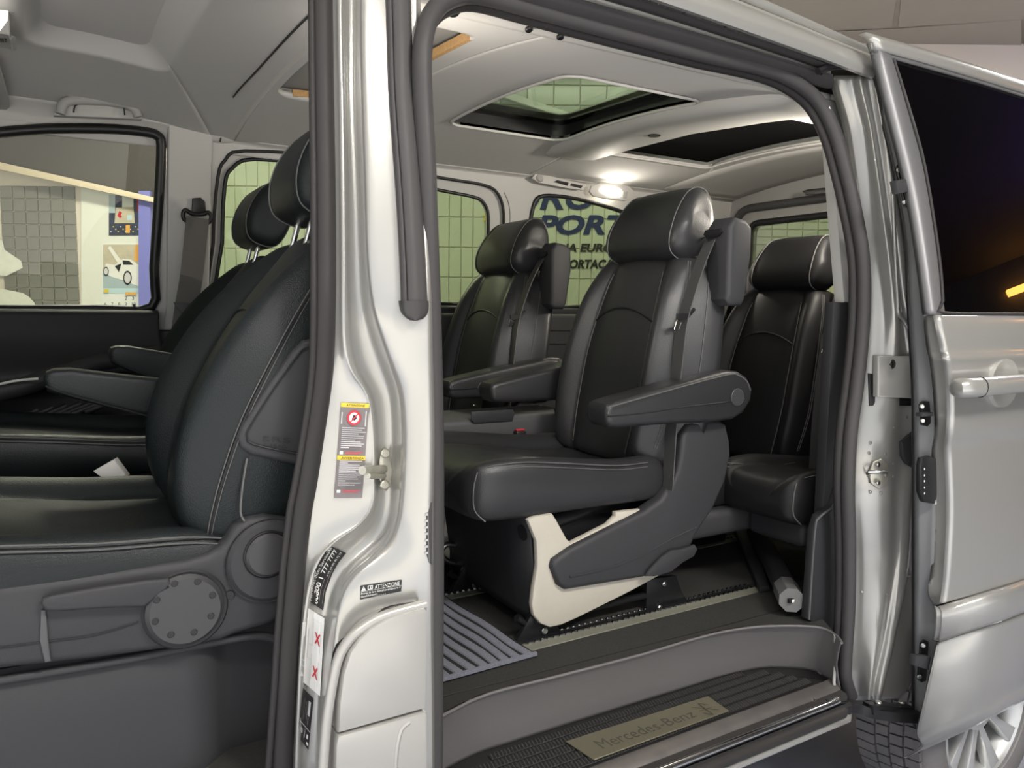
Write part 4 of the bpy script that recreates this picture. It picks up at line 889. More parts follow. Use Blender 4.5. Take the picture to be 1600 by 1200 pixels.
tube('handle_joint', [hp[2]+Vector((.004, .014*math.cos(a*.3927)*1.25, .0225*math.sin(a*.3927))) for a in range(16)], .0015, 'rubber', hn, 6, 1, True)

# ================================================================== rear wheel
wy = -.02; wx = P(1481, 1150, Y=wy).x+.212; wz = GZ+.325; WC = Vector((wx, wy, wz))
def lathe(name, prof, m, parent, n=72, smooth=50):
    rings = [[WC+Vector((r*math.cos(2*math.pi*i/n), y, r*math.sin(2*math.pi*i/n))) for i in range(n)] for r, y in prof]
    return loft(name, rings, m, parent, smooth, False)
wheel = lathe('wheel', [(.215, .012), (.222, .0), (.25, -.008), (.285, -.006), (.305, .004), (.316, .02), (.318, .20), (.305, .216), (.28, .226), (.22, .226)], 'tyre', van)
wheel['label'] = 'rear wheel with silver alloy rim'
vs = []; fs = []; NB = 64
for ring_y0, ring_y1, off in ((.012, .055, 0), (.062, .098, .4), (.104, .140, .1), (.147, .203, .6)):
    for i in range(NB):
        a0 = 2*math.pi*(i+off)/NB; a1 = a0+2*math.pi/NB*.84; k = len(vs)
        for r in (.316, .3265):
            for a, y in ((a0, ring_y0), (a1, ring_y0), (a1+.02, ring_y1), (a0+.02, ring_y1)): vs.append(WC+Vector((r*math.cos(a), y, r*math.sin(a))))
        fs += [(k+4, k+5, k+6, k+7), (k, k+1, k+5, k+4), (k+1, k+2, k+6, k+5), (k+2, k+3, k+7, k+6), (k+3, k, k+4, k+7)]
raw('tread_blocks', vs, fs, 'tyre', wheel, 0)['kind'] = 'stuff'
rim_ = lathe('rim', [(.218, -.004), (.222, .004), (.212, .012), (.200, .03), (.192, .10), (.192, .2)], 'alloy', wheel)
lathe('brake_disc', [(.15, .06), (.15, .07), (.03, .07)], 'black_metal', wheel, 40)
for i in range(5):
    a = 2*math.pi*i/5+.35
    for sg in (-1, 1):
        pts = []
        for r, da in ((.05, .25), (.12, .20), (.206, .17), (.206, .40), (.12, .42), (.05, .75)): pts.append(WC+Vector((r*math.cos(a+sg*da), .008+.025*(1-r/.2), r*math.sin(a+sg*da))))
        prism('spoke', pts if sg > 0 else pts[::-1], (0, .035, 0), 'alloy', wheel, .006)
cyl('hub', WC+Vector((0, .05, 0)), (0, -1, 0), .065, .03, 'alloy', wheel, 30, .006)
tube('valve', [WC+Vector((.19*math.cos(.9), .02, .19*math.sin(.9))), WC+Vector((.16*math.cos(.9), .0, .16*math.sin(.9)))], .006, 'amber', wheel, 8, 1)

# ================================================================== front passenger door, closed
pd = empty('passenger_door', (.0, 1.78, GZ), 'closed front passenger door with dark lining and side window', 'door')
win_f = [(-150, 484), (-160, 300), (-120, 235), (-40, 212), (0, 208), (60, 203), (110, 202), (180, 203), (230, 208), (246, 214), (251, 228), (248, 300), (240, 420), (236, 480), (150, 483), (0, 484)]
hf = hole_of(win_f)
wf = wall_piece('window_frame', hf, -1.0, 1.15, .355, 1.80, 'trim_light', pd, .005)
tube('window_seal', [(x, FY(z, .012), z) for x, z in hf], .016, 'black', wf, 8, 1, True)
raw('window_pane', [(x, FY(z, -.03), z) for x, z in hf], [tuple(range(len(hf)))], 'glass_front', wf, 0)
rows = []
for x in (-1.0, -.6, -.3, -.1, .1, .22, .29, .32):
    k = (.32-x)/.5; q = max(0, min(1, k)); rows.append([Vector((x, Y, z)) for Y, z in ((1.775, 1.232), (1.74, 1.236), (1.715, 1.222), (1.712, 1.19), (1.705, 1.14), (1.685-.02*q, 1.105-.03*q), (1.655-.04*q, 1.075-.04*q), (1.66-.04*q, 1.045-.045*q), (1.70-.02*q, 1.025-.05*q), (1.715, .95), (1.72, .7), (1.72, FZ))])
grid('door_lining', rows, 'plastic_dark', pd, 180, .02, (3, 3), (0, 1, 0))
tube('lining_groove', [Vector((x, 1.70-.02*max(0, min(1, (.32-x)/.5)), 1.105-.02*max(0, min(1, (.32-x)/.5)))) for x in (-.6, -.2, .0, .2, .31)], .004, 'black', pd, 6, 4)
tube('armrest_roll', [P(a, b, Y=c) for a, b, c in [(-40, 622, 1.55), (30, 606, 1.58), (90, 585, 1.61), (160, 566, 1.64), (238, 553, 1.68)]], .028, 'plastic_dark', pd, 10, 4)
tube('chrome_line', [P(a, b, Y=1.54) for a, b in [(-40, 610), (20, 596), (60, 592)]], .004, 'trim_light', pd, 6, 3)
box('lock_pin', Pf(208, 483, .03), Pf(212, 475, .03)+Vector((0, .008, 0)), 'black', pd, .001)
for i in range(7): tube('pocket_rib', [P(0+22*i, 668-4*i, Y=1.62), P(60+22*i, 640-3*i, Y=1.64)], .009, 'plastic_dark', pd, 8, 1)
# ================================================================== seats
RING = [(0, -1.0, 0, 0), (.3, -.8, 0, 0), (.54, -.1, 0, 0), (.61, .25, 0, 0), (.70, 0, -.45, 0), (.83, 0, -1, 0), (.94, 0, -.72, .03), (1.0, 0, 0, .2), (1.0, 0, 0, .5), (.985, 0, 0, .82), (.90, 0, 0, 1), (.45, 0, 0, 1.02)]
RING = RING+[(0, 0, 0, 1.03)]+[(-a, b, c, d) for a, b, c, d in RING[:0:-1]]
class Back:                                 # sections: s, half width, bolster, thickness, forward offset
    def __init__(s, base, ang, yc, secs, crown=.008, flare=0):
        s.fl = flare
        s.b = Vector(base); a = math.radians(ang); s.d = Vector((math.sin(a), 0, math.cos(a))); s.n = Vector((-math.cos(a), 0, math.sin(a))); s.yc = yc; s.secs = secs; s.c = crown
    def pt(s, S, w, b, t, f, q):
        if q[0] < 0 and s.fl: q = (q[0]*(1+s.fl*min(1, q[3])*min(1, S/.08)), q[1], q[2], q[3])
        return s.b+s.d*S+s.n*(f-(q[1]*s.c+q[2]*b+q[3]*t))+Vector((0, s.yc+q[0]*w-s.b.y, 0))
    def build(s, name, m, parent):
        rings = [cat([s.pt(*sec, q) for q in RING], 2, True) for sec in s.secs]
        cols = [cat([r[j] for r in rings], 4) for j in range(len(rings[0]))]
        return loft(name, [[c[i] for c in cols] for i in range(len(cols[0]))], m, parent, 180)
    def at(s, v, S, off=.002):
        secs = s.secs
        for i in range(len(secs)-1):
            if secs[i][0] <= S <= secs[i+1][0]: break
        t = (S-secs[i][0])/(secs[i+1][0]-secs[i][0]); sec = [x+(y-x)*t for x, y in zip(secs[i], secs[i+1])]; sec[0] = S
        h = RING[:13]; av = abs(v)
        for a, b in zip(h[:7], h[1:8]):
            if a[0] <= av <= b[0]: break
        k = (av-a[0])/(b[0]-a[0]); q = [x+(y-x)*k for x, y in zip(a, b)]; q[0] = v
        return s.pt(*sec, q)+s.n*off
def cushion(name, m, parent, yc, secs):     # secs: x, half width, top z, bolster, bottom z
    R = [(0, 't', -.010), (.35, 't', -.010), (.55, 't', -.008), (.64, 't', -.010), (.74, 'b', .5), (.86, 'b', 1), (.95, 'b', .55), (1.0, 'm', .72), (1.0, 'm', .4), (.97, 'm', .1), (.88, 'm', 0), (.45, 'm', -.02)]
    R = R+[(0, 'm', -.02)]+[(-a, b, c) for a, b, c in R[:0:-1]]
    def z(q, zt, b, zb): return zt+q[2] if q[1] == 't' else zt+b*q[2] if q[1] == 'b' else zb+(zt-zb)*q[2]
    rings = [cat([Vector((x, yc+q[0]*w, z(q, zt, b, zb))) for q in R], 2, True) for x, w, zt, b, zb in secs]
    cols = [cat([r[j] for r in rings], 4) for j in range(len(rings[0]))]
    return loft(name, [[c[i] for c in cols] for i in range(len(cols[0]))], m, parent, 180)
def headrest(parent, c, ang, hw, prof, m, sc=1, taper=0):
    a = math.radians(ang); n = Vector((-math.cos(a), 0, math.sin(a))); d = Vector((math.sin(a), 0, math.cos(a))); c = Vector(c)
    rings = []
    for v, k, fw in ((-1, .35, .5), (-.985, .62, .7), (-.93, .84, .88), (-.80, .96, .97), (-.5, 1.0, 1), (0, 1.0, 1.02), (.5, 1.0, 1), (.80, .96, .97), (.93, .84, .88), (.985, .62, .7), (1, .35, .5)):
        rings.append([c+Vector((0, v*hw*(1-taper*max(0, (p[1]+.03)/.14)), 0))+n*(p[0]*fw*sc)+d*(p[1]*k*sc) for p in cat([Vector((q[0], q[1], 0)) for q in prof], 4, True)])
    hr = loft('headrest', rings, m, parent, 180)
    for sg in (-1, 1):
        ring = [c+Vector((0, sg*.80*hw*(1-taper*max(0, (p[1]+.03)/.14)), 0))+n*(p[0]*.985*sc)+d*(p[1]*.975*sc) for p in cat([Vector((q[0], q[1], 0)) for q in prof], 4, True)]
        tube('seam', ring, .0018, 'stitch', hr, 5, 1, True)
    return hr
HP = [(.064, -.100), (.080, -.055), (.070, .01), (.038, .078), (.0, .106), (-.040, .100), (-.062, .045), (-.062, -.03), (-.045, -.085), (.01, -.112)]
def armrest(parent, y0, y1, pts, m='plastic_mid', top='leather', bev=.012, lower=None):
    a = [P(px, py, Y=y0) for px, py in pts]
    return prism('armrest', a, (0, y1-y0, 0), top, parent, bev, 3)
def arm_world(parent, outline, y0, y1, name='armrest', m='leather', bev=.012, split=None):
    o = prism(name, [Vector((x, y0, z)) for x, z in outline], (0, y1-y0, 0), m, parent, bev, 3)
    return o
def captain(name, label, dx, dy, dz, group, arms=True, base=True, belt=True, wide=1.0, side=True, lm='leather', hs=1.0):
    t = empty(name, (1.2+dx, .60+dy, FZ), label, 'seat', group); yc = .60+dy; O = Vector((dx, dy, dz))
    bk = Back((1.318+dx, 0, .838+dz), 13.5, yc, [(0, .15*wide, 0, .06, -.02), (.012, .195*wide, .01, .10, 0), (.06, .208*wide, .03, .13, .004), (.17, .220*wide, .040, .145, .006), (.30, .218*wide, .040, .15, .010), (.44, .202*wide, .034, .14, .004), (.52, .186*wide, .022, .13, -.006), (.572, .168*wide, .010, .12, -.016), (.60, .13*wide, 0, .09, -.03), (.61, .08*wide, 0, .05, -.05)], .012, .30 if side else .1)
    b = bk.build('backrest', lm, t)
    S = lambda pts, m='stitch', r=.0013: tube('seam', pts, r, m, b, 5, 4)
    S([bk.at(-.6, s) for s in (.03, .12, .2, .3, .4, .5, .54)], 'stitch', .0016); S([bk.at(.6, s) for s in (.03, .12, .2, .3, .4, .5, .54)], 'stitch', .0016)  # bolster seams; their lighter stitch colour also paints in the edge highlight
    S([bk.at(v, .395+.035*(1-(v/.6)**2)) for v in (-.6, -.4, -.2, 0, .2, .4, .6)], 'seam_dark', .003)
    for vv, oo in ((-.955, .003), (-.985, .003)): S([bk.pt(s, w_, bb, th, f, (-1.004, 0, 0, .12 if vv < -.96 else .17)) for s, w_, bb, th, f in bk.secs[2:8]])
    S([bk.pt(s, w_, bb, th, f, (-1.006, 0, 0, .55)) for s, w_, bb, th, f in bk.secs[2:8]])
    headrest(t, (1.522+dx, yc-.02, 1.492+dz), 13.5, .165*hs, HP, lm, hs, .13)
    c = cushion('seat_cushion', lm, t, yc, [(.79+dx, .17*wide, .845+dz, 0, .815+dz), (.80+dx, .21*wide, .872+dz, .004, .785+dz), (.835+dx, .238*wide, .892+dz, .010, .768+dz), (.93+dx, .246*wide, .893+dz, .016, .765+dz), (1.06+dx, .248*wide, .874+dz, .022, .765+dz), (1.2+dx, .248*wide, .852+dz, .028, .765+dz), (1.32+dx, .245*wide, .85+dz, .028, .765+dz), (1.37+dx, .23*wide, .84+dz, .02, .78+dz), (1.385+dx, .18*wide, .82+dz, 0, .80+dz)])
    for off in (0, .011):
        for sg in (-1, 1): tube('seam', [Vector((x+dx, yc+sg*w_*wide, z+dz-off)) for x, w_, z in ((.84, .229, .897), (.93, .240, .901), (1.06, .243, .886), (1.2, .243, .868), (1.30, .241, .866))], .0011, 'stitch', c, 5, 4)
    tube('seam', [Vector((.815+dx, yc-.222*wide, .885+dz)), Vector((.806+dx, yc-.222*wide, .85+dz)), Vector((.808+dx, yc-.222*wide, .80+dz)), Vector((.83+dx, yc-.235*wide, .772+dz))], .0018, 'stitch', c, 5, 4)
    if belt:
        bx = [(1.512, 1.285), (1.516, 1.30), (1.514, 1.47), (1.535, 1.497), (1.575, 1.492), (1.598, 1.475), (1.600, 1.40), (1.582, 1.285), (1.572, 1.268), (1.525, 1.268)]
        bb = prism('belt_housing', [Vector((x+dx, yc-.288, z+dz)) for x, z in bx], (0, .085, 0), 'plastic', t, .012, 3)
        sl = prism('belt_slot', [P(a, b_, X=1.513)+O for a, b_ in ((1101, 367), (1104, 360), (1127, 357), (1130, 362), (1125, 369), (1106, 373))], (-.006, 0, 0), 'black', bb, .002)
        strip('seat_belt', [P(a, b_, Y=c_)+O for a, b_, c_ in ((1115, 364, .392), (1092, 418, .366), (1068, 495, .360), (1059, 560, .352), (1051, 640, .350), (1047, 700, .346), (1043, 765, .342))], .046, .003, 'belt', t, 5, (-1, 0, 0))
        tg = prism('belt_tongue', [P(a, b_, Y=.345)+O for a, b_ in ((1056, 490), (1072, 490), (1083, 481), (1085, 484), (1075, 496), (1066, 500), (1061, 502), (1056, 498))], (0, -.006, 0), 'black', t, .001, 1)
        tube('tongue_blade', [P(a, b_, Y=.342)+O for a, b_ in ((1066, 500), (1061, 515), (1054, 514), (1058, 500))], .002, 'chrome', tg, 6, 1)
    if belt and side:
        sh = [(p.x+dx, p.z+dz) for p in (P(a, b_, Y=.335) for a, b_ in [(1065, 707), (1068, 680), (1076, 664), (1090, 659), (1125, 657), (1136, 664), (1142, 690), (1143, 710), (1135, 751), (1116, 795), (1087, 839), (1078, 864), (1060, 884), (1040, 894), (1006, 903), (885, 923), (874, 916), (863, 887), (866, 876), (893, 857), (950, 828), (1010, 798), (1034, 781), (1052, 754), (1060, 736)])]
        sp_ = prism('side_cover', [Vector((x, .335+dy, z)) for x, z in sh], (0, .045, 0), 'plastic', t, .013, 4)
        tube('cover_crease', [P(a, b_, Y=.334)+O for a, b_ in [(890, 901), (950, 888), (1000, 869), (1050, 842), (1088, 824)]], .0025, 'plastic', sp_, 6, 3)
        lv = [P(a, b_, Y=.330)+O for a, b_ in [(1005, 899), (1012, 888), (1030, 869), (1046, 858), (1060, 857), (1082, 850), (1086, 856), (1080, 868), (1062, 878), (1045, 892), (1020, 899)]]
        prism('release_lever', lv, (0, -.012, 0), 'plastic', sp_, .005)
    if base:
        for yy, mm in ((.352, 'leg_plate'), (.838, 'leg_plate')):
            lg = [(825, 813), (834, 808), (864, 803), (870, 812), (887, 843), (893, 848), (950, 819), (962, 807), (962, 800), (1000, 796), (1040, 800), (1060, 860), (1040, 895), (985, 925), (937, 949), (905, 965), (878, 977), (860, 981), (845, 975), (834, 962), (831, 945), (834, 919), (840, 883), (838, 846)]
            pp = [P(a, b_, Y=.352) for a, b_ in lg]
            prism('leg_plate', [Vector((p.x+dx, yy+dy, p.z+dz)) for p in pp], (0, .018, 0), mm, t, .006, 2)
        fr = []
        for x, z in ((.945, .80), (.955, .70), (.965, .62), (.975, .55), (.972, .50)):
            fr.append([Vector((x+dx, .372+dy+k*.116, z+dz)) for k in range(5)])
        grid('front_cover', fr, 'plastic_dark', t, 180, .01, (2, 1), (1, 0, 0))
        for yy in (.378, .735):
            for ft, bl in (([(806, 1006), (836, 950), (846, 948), (858, 962), (880, 990), (868, 1002)], (850, 985)), ([(1010, 967), (1011, 905), (1057, 900), (1066, 925), (1078, 944), (1062, 952)], (1030, 950))):
                fp = [P(a, b_, Y=.378) for a, b_ in ft]; q_ = P(*bl, Y=.378); dd = Vector((dx, yy-.378+dy, dz))
                fb = prism('rail_foot', [p+dd for p in fp], (0, .014, 0), 'black_metal', t, .002)
                cyl('bolt', q_+dd, (0, -1, 0), .009, .006, 'steel', fb, 10)
                if ft[0][0] > 900: cyl('bolt', P(1037, 912, Y=.378)+dd, (0, -1, 0), .007, .006, 'steel', fb, 10)
        for yy in (.378, .735):
            for x in ():
                fb = prism('rail_foot', [Vector((x+dx+a, yy+dy-.005, FZ+.004+z)) for a, z in ((-.06, 0), (-.03, .10), (.04, .10), (.06, 0))], (0, .014, 0), 'black_metal', t, .002)
                cyl('bolt', Vector((x+dx-.01, yy+dy-.005, FZ+.03)), (0, -1, 0), .009, .006, 'steel', fb, 10); cyl('bolt', Vector((x+dx+.01, yy+dy-.005, FZ+.075)), (0, -1, 0), .007, .006, 'steel', fb, 10)
                box('rail_shoe', (x+dx-.03, yy+dy-.03, FZ+.005), (x+dx+.05, yy+dy+.028, FZ+.018), 'black_metal', t, .003)
            tube('rail_bar', [Vector((.93+dx, yy+dy+.01, .52)), Vector((.955+dx, yy+dy+.01, .50)), Vector((1.40+dx, yy+dy+.01, .50))], .010, 'black_metal', t, 8, 1)
        tube('release_hook', [P(a, b_, Y=.80)+O for a, b_ in ((742, 846), (728, 854), (712, 852), (698, 851), (690, 860), (693, 872), (708, 880), (724, 878), (737, 866))], .0085, 'steel', t, 8, 4)
        tube('seat_mechanism', [Vector((.95+dx, .40+dy, .72+dz)), Vector((1.15+dx, .42+dy, .745+dz)), Vector((1.3+dx, .45+dy, .74+dz))], .02, 'black_metal', t, 8, 3)
        box('mechanism_cover', (1.0+dx, .42+dy, .60+dz), (1.30+dx, .80+dy, .765+dz), 'black', t, .01)
    if arms:
        ol = [(946, 660), (945, 642), (949, 632), (960, 627), (1040, 604), (1131, 580), (1152, 580), (1166, 589), (1174, 606), (1172, 626), (1160, 645), (1143, 656), (1114, 660), (1040, 663), (965, 669), (952, 668)]
        q = [P(a, b_, Y=.30) for a, b_ in ol]; q = [(p.x+dx, p.z+dz) for p in q]
        for yy, s_ in ((.292, 1), (.842, -1)):
            ar = prism('armrest', [Vector((x, yy+dy, z)) for x, z in q], (0, .085, 0), 'leather', t, .014, 3)
            ff = -.0015 if s_ > 0 else .0865
            mid = [P(a, b_, Y=.30)+O for a, b_ in [(946, 650), (1000, 645), (1060, 636), (1130, 628), (1160, 623)]]
            tube('seam', [Vector((p.x, yy+dy+ff+.0008, p.z)) for p in mid], .0016, 'seam_dark', ar, 5, 3)
            top_ = [P(a, b_, Y=.30)+O for a, b_ in [(947, 646), (950, 637), (962, 632), (1040, 610), (1130, 586), (1150, 586), (1164, 596), (1169, 610)]]
            tube('seam', [Vector((p.x, yy+dy+ff+.002, p.z)) for p in top_], .0016, 'stitch', ar, 5, 4)
            cc = P(1148, 620, Y=.30)+O; cyl('pivot_cap', Vector((cc.x, yy+dy+(0 if s_ > 0 else .085), cc.z)), (0, -s_, 0), .024, .003, 'disc_grey', ar, 24)
    return t
G2 = 'middle row leather captain seats'
captain('captain_seat', 'black leather captain seat nearest the open sliding door, beige side leg', 0, 0, 0, G2)
captain('captain_seat', 'black leather captain seat by the far side window, behind the folding table', -.02, .79, -.012, G2)
G3 = 'rear row leather seats'
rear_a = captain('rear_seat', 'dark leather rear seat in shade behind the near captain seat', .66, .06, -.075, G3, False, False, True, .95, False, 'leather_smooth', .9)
# ================================================================== front seats
def front_seat(name, label, dx, dy, dz, arm_y, near, arm_pts):
    yc = .455+dy; t = empty(name, (.1+dx, yc, FZ), label, 'seat', 'front row leather seats'); O = Vector((dx, dy, dz)); lm = 'leather_front'
    bk = Back((.20+dx, 0, .835+dz), 22, yc, [(0, .17, 0, .06, -.02), (.012, .22, .01, .11, .0), (.06, .245, .035, .14, .02), (.14, .258, .055, .16, .035), (.24, .262, .060, .17, .040), (.36, .258, .056, .165, .028), (.46, .238, .045, .15, .008), (.54, .212, .030, .135, -.015), (.595, .185, .014, .115, -.032), (.62, .14, 0, .08, -.05), (.628, .08, 0, .05, -.06)], .016)
    b = bk.build('backrest', lm, t)
    S = lambda pts, m='seam_dark', r=.0018: tube('seam', pts, r, m, b, 5, 4)
    for v in (-.6, .6): S([bk.at(v, s) for s in (.03, .1, .2, .3, .4, .5, .58)], 'seam_dark', .0022)
    S([bk.at(v, .40+.03*(1-(v/.6)**2)) for v in (-.6, -.3, 0, .3, .6)], 'seam_dark', .003)
    for dep in (.10, .15): S([bk.pt(s, w_, bb, th, f, (-1.003, 0, 0, dep)) for s, w_, bb, th, f in bk.secs[1:9]], 'stitch', .0011)
    S([bk.pt(s, w_, bb, th, f, (-1.003, 0, 0, .125)) for s, w_, bb, th, f in bk.secs[1:9]], 'seam_dark', .0028)
    hp = [(.055, -.105), (.080, -.055), (.082, .01), (.062, .075), (.022, .11), (-.03, .108), (-.055, .06), (-.055, -.04), (-.035, -.10), (.01, -.115)]
    headrest(t, (.495+dx, yc, 1.52+dz), 20, .130, hp, lm, .92)
    for sg in (-1, 1): tube('headrest_post', [Vector((.44+dx, yc+sg*.05, 1.37+dz)), Vector((.465+dx, yc+sg*.05, 1.46+dz))], .006, 'chrome', t, 8, 1)
    secs = [(-.42, .19, .865, 0, .83), (-.41, .235, .893, .004, .81), (-.37, .255, .910, .010, .80), (-.25, .262, .908, .014, .795), (-.10, .264, .890, .020, .792), (.05, .264, .868, .026, .79), (.17, .26, .858, .028, .79), (.235, .25, .85, .02, .795), (.25, .20, .835, 0, .82)]
    c = cushion('seat_cushion', lm, t, yc, [(x+dx, w_, z+dz, bb, zb+dz) for x, w_, z, bb, zb in secs])
    for off in (0, .010): tube('seam', [Vector((x+dx, yc-w_*.985, z+bb*.62+dz-off+.001)) for x, w_, z, bb, zb in secs[2:8]], .0014, 'stitch', c, 5, 4)
    # side shield, recliner, height lever
    Y0 = .186+dy
    if near:
        def pl(pts, Y, th, m, parent, bev=.004, nm='x'): return prism(nm, [P(a, b_, Y=Y) for a, b_ in pts], (0, th, 0), m, parent, bev, 3)
        sh = pl([(-420, 1000), (-300, 960), (0, 917), (150, 896), (290, 876), (325, 866), (343, 856), (356, 842), (365, 824), (384, 811), (415, 805), (470, 815), (480, 930), (445, 965), (420, 978), (370, 992), (345, 1003), (300, 1011), (150, 1031), (0, 1048), (-300, 1090), (-420, 1080)], Y0, .05, 'plastic', t, .014, 'side_shield')
        rb = cyl('recliner_boss', P(420, 874, Y=Y0+.002), (0, -1, 0), .072, .012, 'plastic', sh, 36, .008)
        cyl('recliner_ring', P(419, 866, Y=Y0-.010), (0, -1, 0), .041, .003, 'black', rb, 32); cyl('recliner_knob', P(419, 866, Y=Y0-.012), (0, -1, 0), .037, .008, 'disc_grey', rb, 32, .004)
        cyl('lever_well', P(290, 951, Y=Y0+.002), (0, -1, 0), .066, .006, 'plastic_dark', sh, 40, .003)
        dk = cyl('lever_disc', P(288, 950, Y=Y0-.004), (0, -1, 0), .059, .016, 'disc_grey', sh, 40, .006)
        dc = P(288, 950, Y=Y0-.020)
        for i in range(8):
            a = i*math.pi/4+.3; cyl('dimple', dc+Vector((.045*math.cos(a), .0005, .045*math.sin(a))), (0, -1, 0), .0055, .0022, 'plastic_dark', dk, 12, .001)
        lvp = [(64, 940), (66, 931), (80, 926), (150, 914), (225, 903), (262, 900), (272, 915), (245, 930), (225, 945), (160, 947), (90, 952), (70, 950)]
        pl(lvp, Y0-.006, -.014, 'plastic', dk, .006, 'height_lever')
        pl([(64, 952), (72, 952), (76, 1000), (80, 1032), (70, 1034), (62, 1000)], Y0-.001, -.004, 'plastic_mid', sh, .002, 'shield_rib')
        tube('shield_seam', [P(a, b_, Y=Y0-.001) for a, b_ in [(-60, 1018), (0, 1012), (70, 1003), (150, 992), (216, 972)]], .0016, 'plastic_dark', sh, 5, 4)
        cyl('plug', P(359, 930, Y=Y0), (0, -1, 0), .0085, .002, 'plastic_dark', sh, 16)
        ab = pl([(500, 528), (474, 532), (455, 552), (420, 600), (376, 668), (371, 684), (376, 700), (392, 712), (460, 726), (500, 728)], .186, .02, 'plastic', b, .010, 'airbag_cover')
        tube('cover_line', [P(a, b_, Y=.184) for a, b_ in [(500, 541), (476, 545), (462, 560), (425, 612), (390, 668), (386, 682), (396, 694), (460, 708), (500, 710)]], .0018, 'plastic_dark', ab, 5, 4)
        tx = Print(lambda s, q, lay: P(410+44*s, 694+3*s-13*q, Y=.1845)); tx.text('SRS', 0, .35, 1, 1, 'plastic_dark'); tx.text('AIRBAG', .0, -.35, .85, .1, 'plastic_dark'); tx.build('embossed_letters', ab)
        tube('side_panel_seam', [P(a, b_, Y=.187) for a, b_ in [(386, 716), (379, 760), (376, 800), (382, 814)]], .002, 'stitch', b, 5, 4)
        # seat box
        pts = [(-.60, .215), (.17, .215), (.205, .222), (.23, .245), (.25, .26), (.42, .26), (.42, .70), (-.60, .70)]
        rings = [[Vector((x, y+ko, z)) for x, y in pts] for z, ko in ((FZ-.10, 0), (.60, 0), (.685, .006), (.70, .015), (.705, .03))]
        loft('seat_box', rings, 'plastic', t, 40)
        box('seat_gap', (-.55, .25, .70), (.38, .70, .80), 'black', t, .004)
        tube('box_lip', [P(a, b_, Y=.215) for a, b_ in [(-60, 1074), (0, 1063), (200, 1030), (340, 1002), (400, 993), (430, 998)]], .008, 'plastic', t, 8, 4)
        tube('wiring', [P(a, b_, Y=.26) for a, b_ in [(372, 985), (400, 968), (440, 950)]], .008, 'black', t, 8, 3)
    else:
        box('seat_box', (-.45+dx, .22+dy, FZ), (.30+dx, .70+dy, .80+dz), 'plastic_dark', t, .02)
    aa = [P(a, b_, Y=arm_y) for a, b_ in arm_pts]
    ar = prism('armrest', aa, (0, .07, 0), lm, t, .012, 3)
    tube('seam', [Vector((p.x, arm_y-.001, p.z)) for p in [aa[0]*.45+aa[-1]*.55, (aa[0]+aa[-1])*.25+(aa[-2]+aa[-3])*.25, aa[-3]*.6+aa[-4]*.4]], .002, 'seam_dark', ar, 5, 3)
    return t
front_seat('driver_seat', 'black leather driver seat in front of the silver pillar', 0, 0, 0, .735, True, [(68, 592), (72, 583), (84, 578), (110, 577), (200, 588), (300, 598), (300, 664), (200, 645), (100, 620), (74, 612)])
front_seat('passenger_seat', 'black leather front passenger seat beyond the driver seat', .105, .92, .01, 1.14, False, [(171, 553), (174, 544), (184, 541), (200, 541), (290, 556), (290, 604), (240, 594), (200, 580), (175, 568)])
# buckle between the front seats
bu = setp(prism('belt_buckle', [P(a, b, Y=.76) for a, b in [(145, 737), (178, 718), (198, 745), (160, 748)]], (.01, .03, .0), 'trim_light', None, .004), 'grey seat belt buckle standing between the front seats', 'buckle')
prism('buckle_stalk', [P(a, b, Y=.77) for a, b in [(165, 746), (196, 744), (215, 790), (175, 790)]], (0, .02, 0), 'plastic_dark', bu, .003)
# centre floor and console between the front seats
cons = empty('front_console', (-.3, 1.0, FZ), 'dark low console between the two front seats', 'console')
box('console_body', (-.9, .76, FZ), (-.25, 1.10, .74), 'plastic_dark', cons, .03, 3)
box('console_tray', (-.85, .80, .74), (-.32, 1.06, .752), 'black', cons, .01)
# dashboard, beyond the left edge of the picture
dash = empty('dashboard', (-.9, 1.0, FZ), 'dark dashboard in front of the front seats', 'dashboard')
rows = [[Vector((x, y, z)) for x, z in ((-1.0, 1.24), (-.75, 1.25), (-.62, 1.20), (-.58, 1.08), (-.66, .95), (-.72, .8))] for y in (.2, .6, 1.0, 1.4, 1.68)]
grid('dash_top', rows, 'plastic_dark', dash, 180, .05, (2, 3), (-1, 0, 0)); box('dash_lower', (-1.0, .2, FZ+.06), (-.74, 1.68, 1.0), 'plastic_dark', dash, .03)
# ================================================================== folding table between the captain seats
tb = empty('folding_table', (1.2, 1.0, FZ), 'grey folding table box between the two captain seats', 'table')
box('lower_box', (.62, .90, FZ+.02), (1.44, 1.10, .84), 'plastic_mid', tb, .02, 3)
lid = box('table_lid', (.60, .885, .845), (1.46, 1.115, .925), 'plastic_mid', tb, .018, 3)
hd_ = [P(a, b, Y=.884) for a, b in [(735, 643), (800, 639), (803, 646), (800, 657), (740, 661), (735, 656)]]
prism('lid_latch', hd_, (0, -.006, 0), 'plastic', lid, .003)
tube('lid_seam', [P(a, b, Y=.884) for a, b in [(865, 637), (869, 650), (870, 672), (866, 690)]], .0015, 'plastic_dark', lid, 5, 3)
for a in (742, 845): cyl('lid_button', P(a, 634, Z=.925), (0, 0, 1), .007, .003, 'steel', lid, 12)
# red buckle button between seat and table
rbk = setp(box('red_buckle', (1.20, .838, .855), (1.235, .862, .885), 'black', None, .004), 'small buckle with a red button beside the near captain seat', 'buckle')
box('release_button', (1.203, .842, .885), (1.232, .858, .890), 'ink_red', rbk, .002)
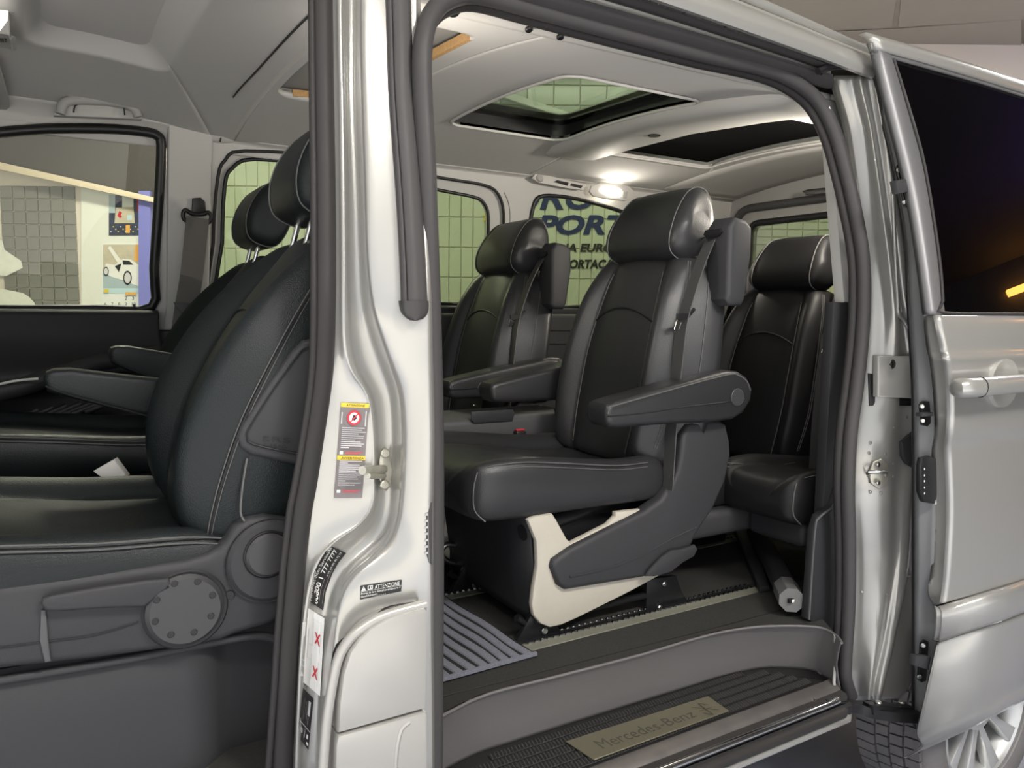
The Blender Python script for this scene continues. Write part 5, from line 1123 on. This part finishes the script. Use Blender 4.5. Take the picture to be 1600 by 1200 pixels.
# ================================================================== floor mat
def M(px, py, z=FZ+.004): return P(px, py, Z=z)
m_c = [M(640, 1079), M(838, 1024), M(683, 925), M(600, 950)]
m0, m1 = m_c[1], m_c[1]+(m_c[0]-m_c[1]).normalized()*.42; dirv = (m_c[2]-m_c[1]).normalized(); ln = (m_c[2]-m_c[1]).length+.12
mt = prism('floor_mat', [m0, m1, m1+dirv*ln, m0+dirv*ln], (0, 0, .004), 'mat_black', None, 0)
setp(mt, 'grey and black striped floor mat lying before the near captain seat', 'mat')
e1 = (m1-m0).normalized()
nst = 14
for i in range(nst):
    a = .42/nst; s0 = m0+e1*(a*i+a*.13)+Vector((0, 0, .0035)); s1 = m0+e1*(a*(i+1)-a*.13)+Vector((0, 0, .0035)); rowz = []
    for k in range(9):
        d = dirv*(ln*k/8)+e1*(.0035*math.sin(k*1.7+i)); rowz.append([s0+d, s0+d+Vector((0, 0, .003))+e1*.002, s1+d+Vector((0, 0, .003))-e1*.002, s1+d])
    grid('pile_strip', rowz, 'mat_pile', mt, 0, 0, (2, 1))
ed = sweep('mat_edge', [m0+Vector((0, 0, .004)), m1+Vector((0, 0, .004))], [(-.003, -.004), (.005, -.004), (.005, .004), (-.003, .004)], 'mat_pile', mt)
# ================================================================== loose things by the rear seat
tl = empty('roller_tube', P(1240, 955, Z=FZ), 'long dark roller tube with a grey end cap lying on the cabin floor', 'tube')
a, b = P(1237, 938, Z=FZ+.05), P(1168, 800, Z=FZ+.05)
ax = (b-a).normalized(); oct_ = [(.030*math.cos(k*math.pi/4+.39), .030*math.sin(k*math.pi/4+.39)) for k in range(8)]
sweep('tube_body', [a+ax*.06, a+ax*.35, b], [(x*1.02, y*1.02) for x, y in circ(.030, 16)], 'plastic_dark', tl)
ec = sweep('end_cap', [a, a+ax*.006, a+ax*.085, a+ax*.09], [(x*1.12, y*1.12) for x, y in oct_], 'tube_grey', tl, smooth=30)
box('end_socket', a+Vector((-.012, -.004, -.006)), a+Vector((.012, .004, .006)), 'black', ec, .001); box('end_pin', a+Vector((-.004, -.006, -.004)), a+Vector((.004, 0, .004)), 'white', ec, .001)
setp(prism('padded_strip', [P(1141, 812, Z=FZ+.05), P(1165, 806, Z=FZ+.05), P(1203, 915, Z=FZ+.02), P(1186, 917, Z=FZ+.02)], (0, 0, -.02), 'plastic_dark', None, .006), 'flat black padded strip lying beside the roller tube', 'strip')
# ================================================================== rear seats: plinth, and the neighbour seat at the side wall
def plinth(par, dx, dy, w):
    box('seat_plinth', (2.02+dx-.66, .66-w+dy, .60), (2.40+dx-.66, .66+w+dy, .70), 'plastic_dark', par, .02, 3)
box('seat_skirt', (1.475, .40, .615), (2.05, .91, .69), 'plastic', rear_a, .02, 3)
for yy in (.735,): box('seat_leg', (1.62, yy-.02, FZ+.004), (1.98, yy+.02, .62), 'black_metal', rear_a, .006)
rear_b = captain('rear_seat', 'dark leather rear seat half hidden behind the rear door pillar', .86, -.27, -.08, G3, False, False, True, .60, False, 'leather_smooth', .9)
box('seat_skirt', (1.72, .20, .615), (2.2, .40, .69), 'plastic_dark', rear_b, .02, 3)
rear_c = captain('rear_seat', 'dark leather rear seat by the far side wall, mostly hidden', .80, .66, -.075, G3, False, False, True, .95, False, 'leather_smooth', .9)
box('seat_skirt', (1.62, 1.03, .615), (2.19, 1.49, .69), 'plastic', rear_c, .02, 3)
box('seat_leg', (1.62, 1.195, FZ+.004), (1.98, 1.235, .62), 'black_metal', rear_c, .006)
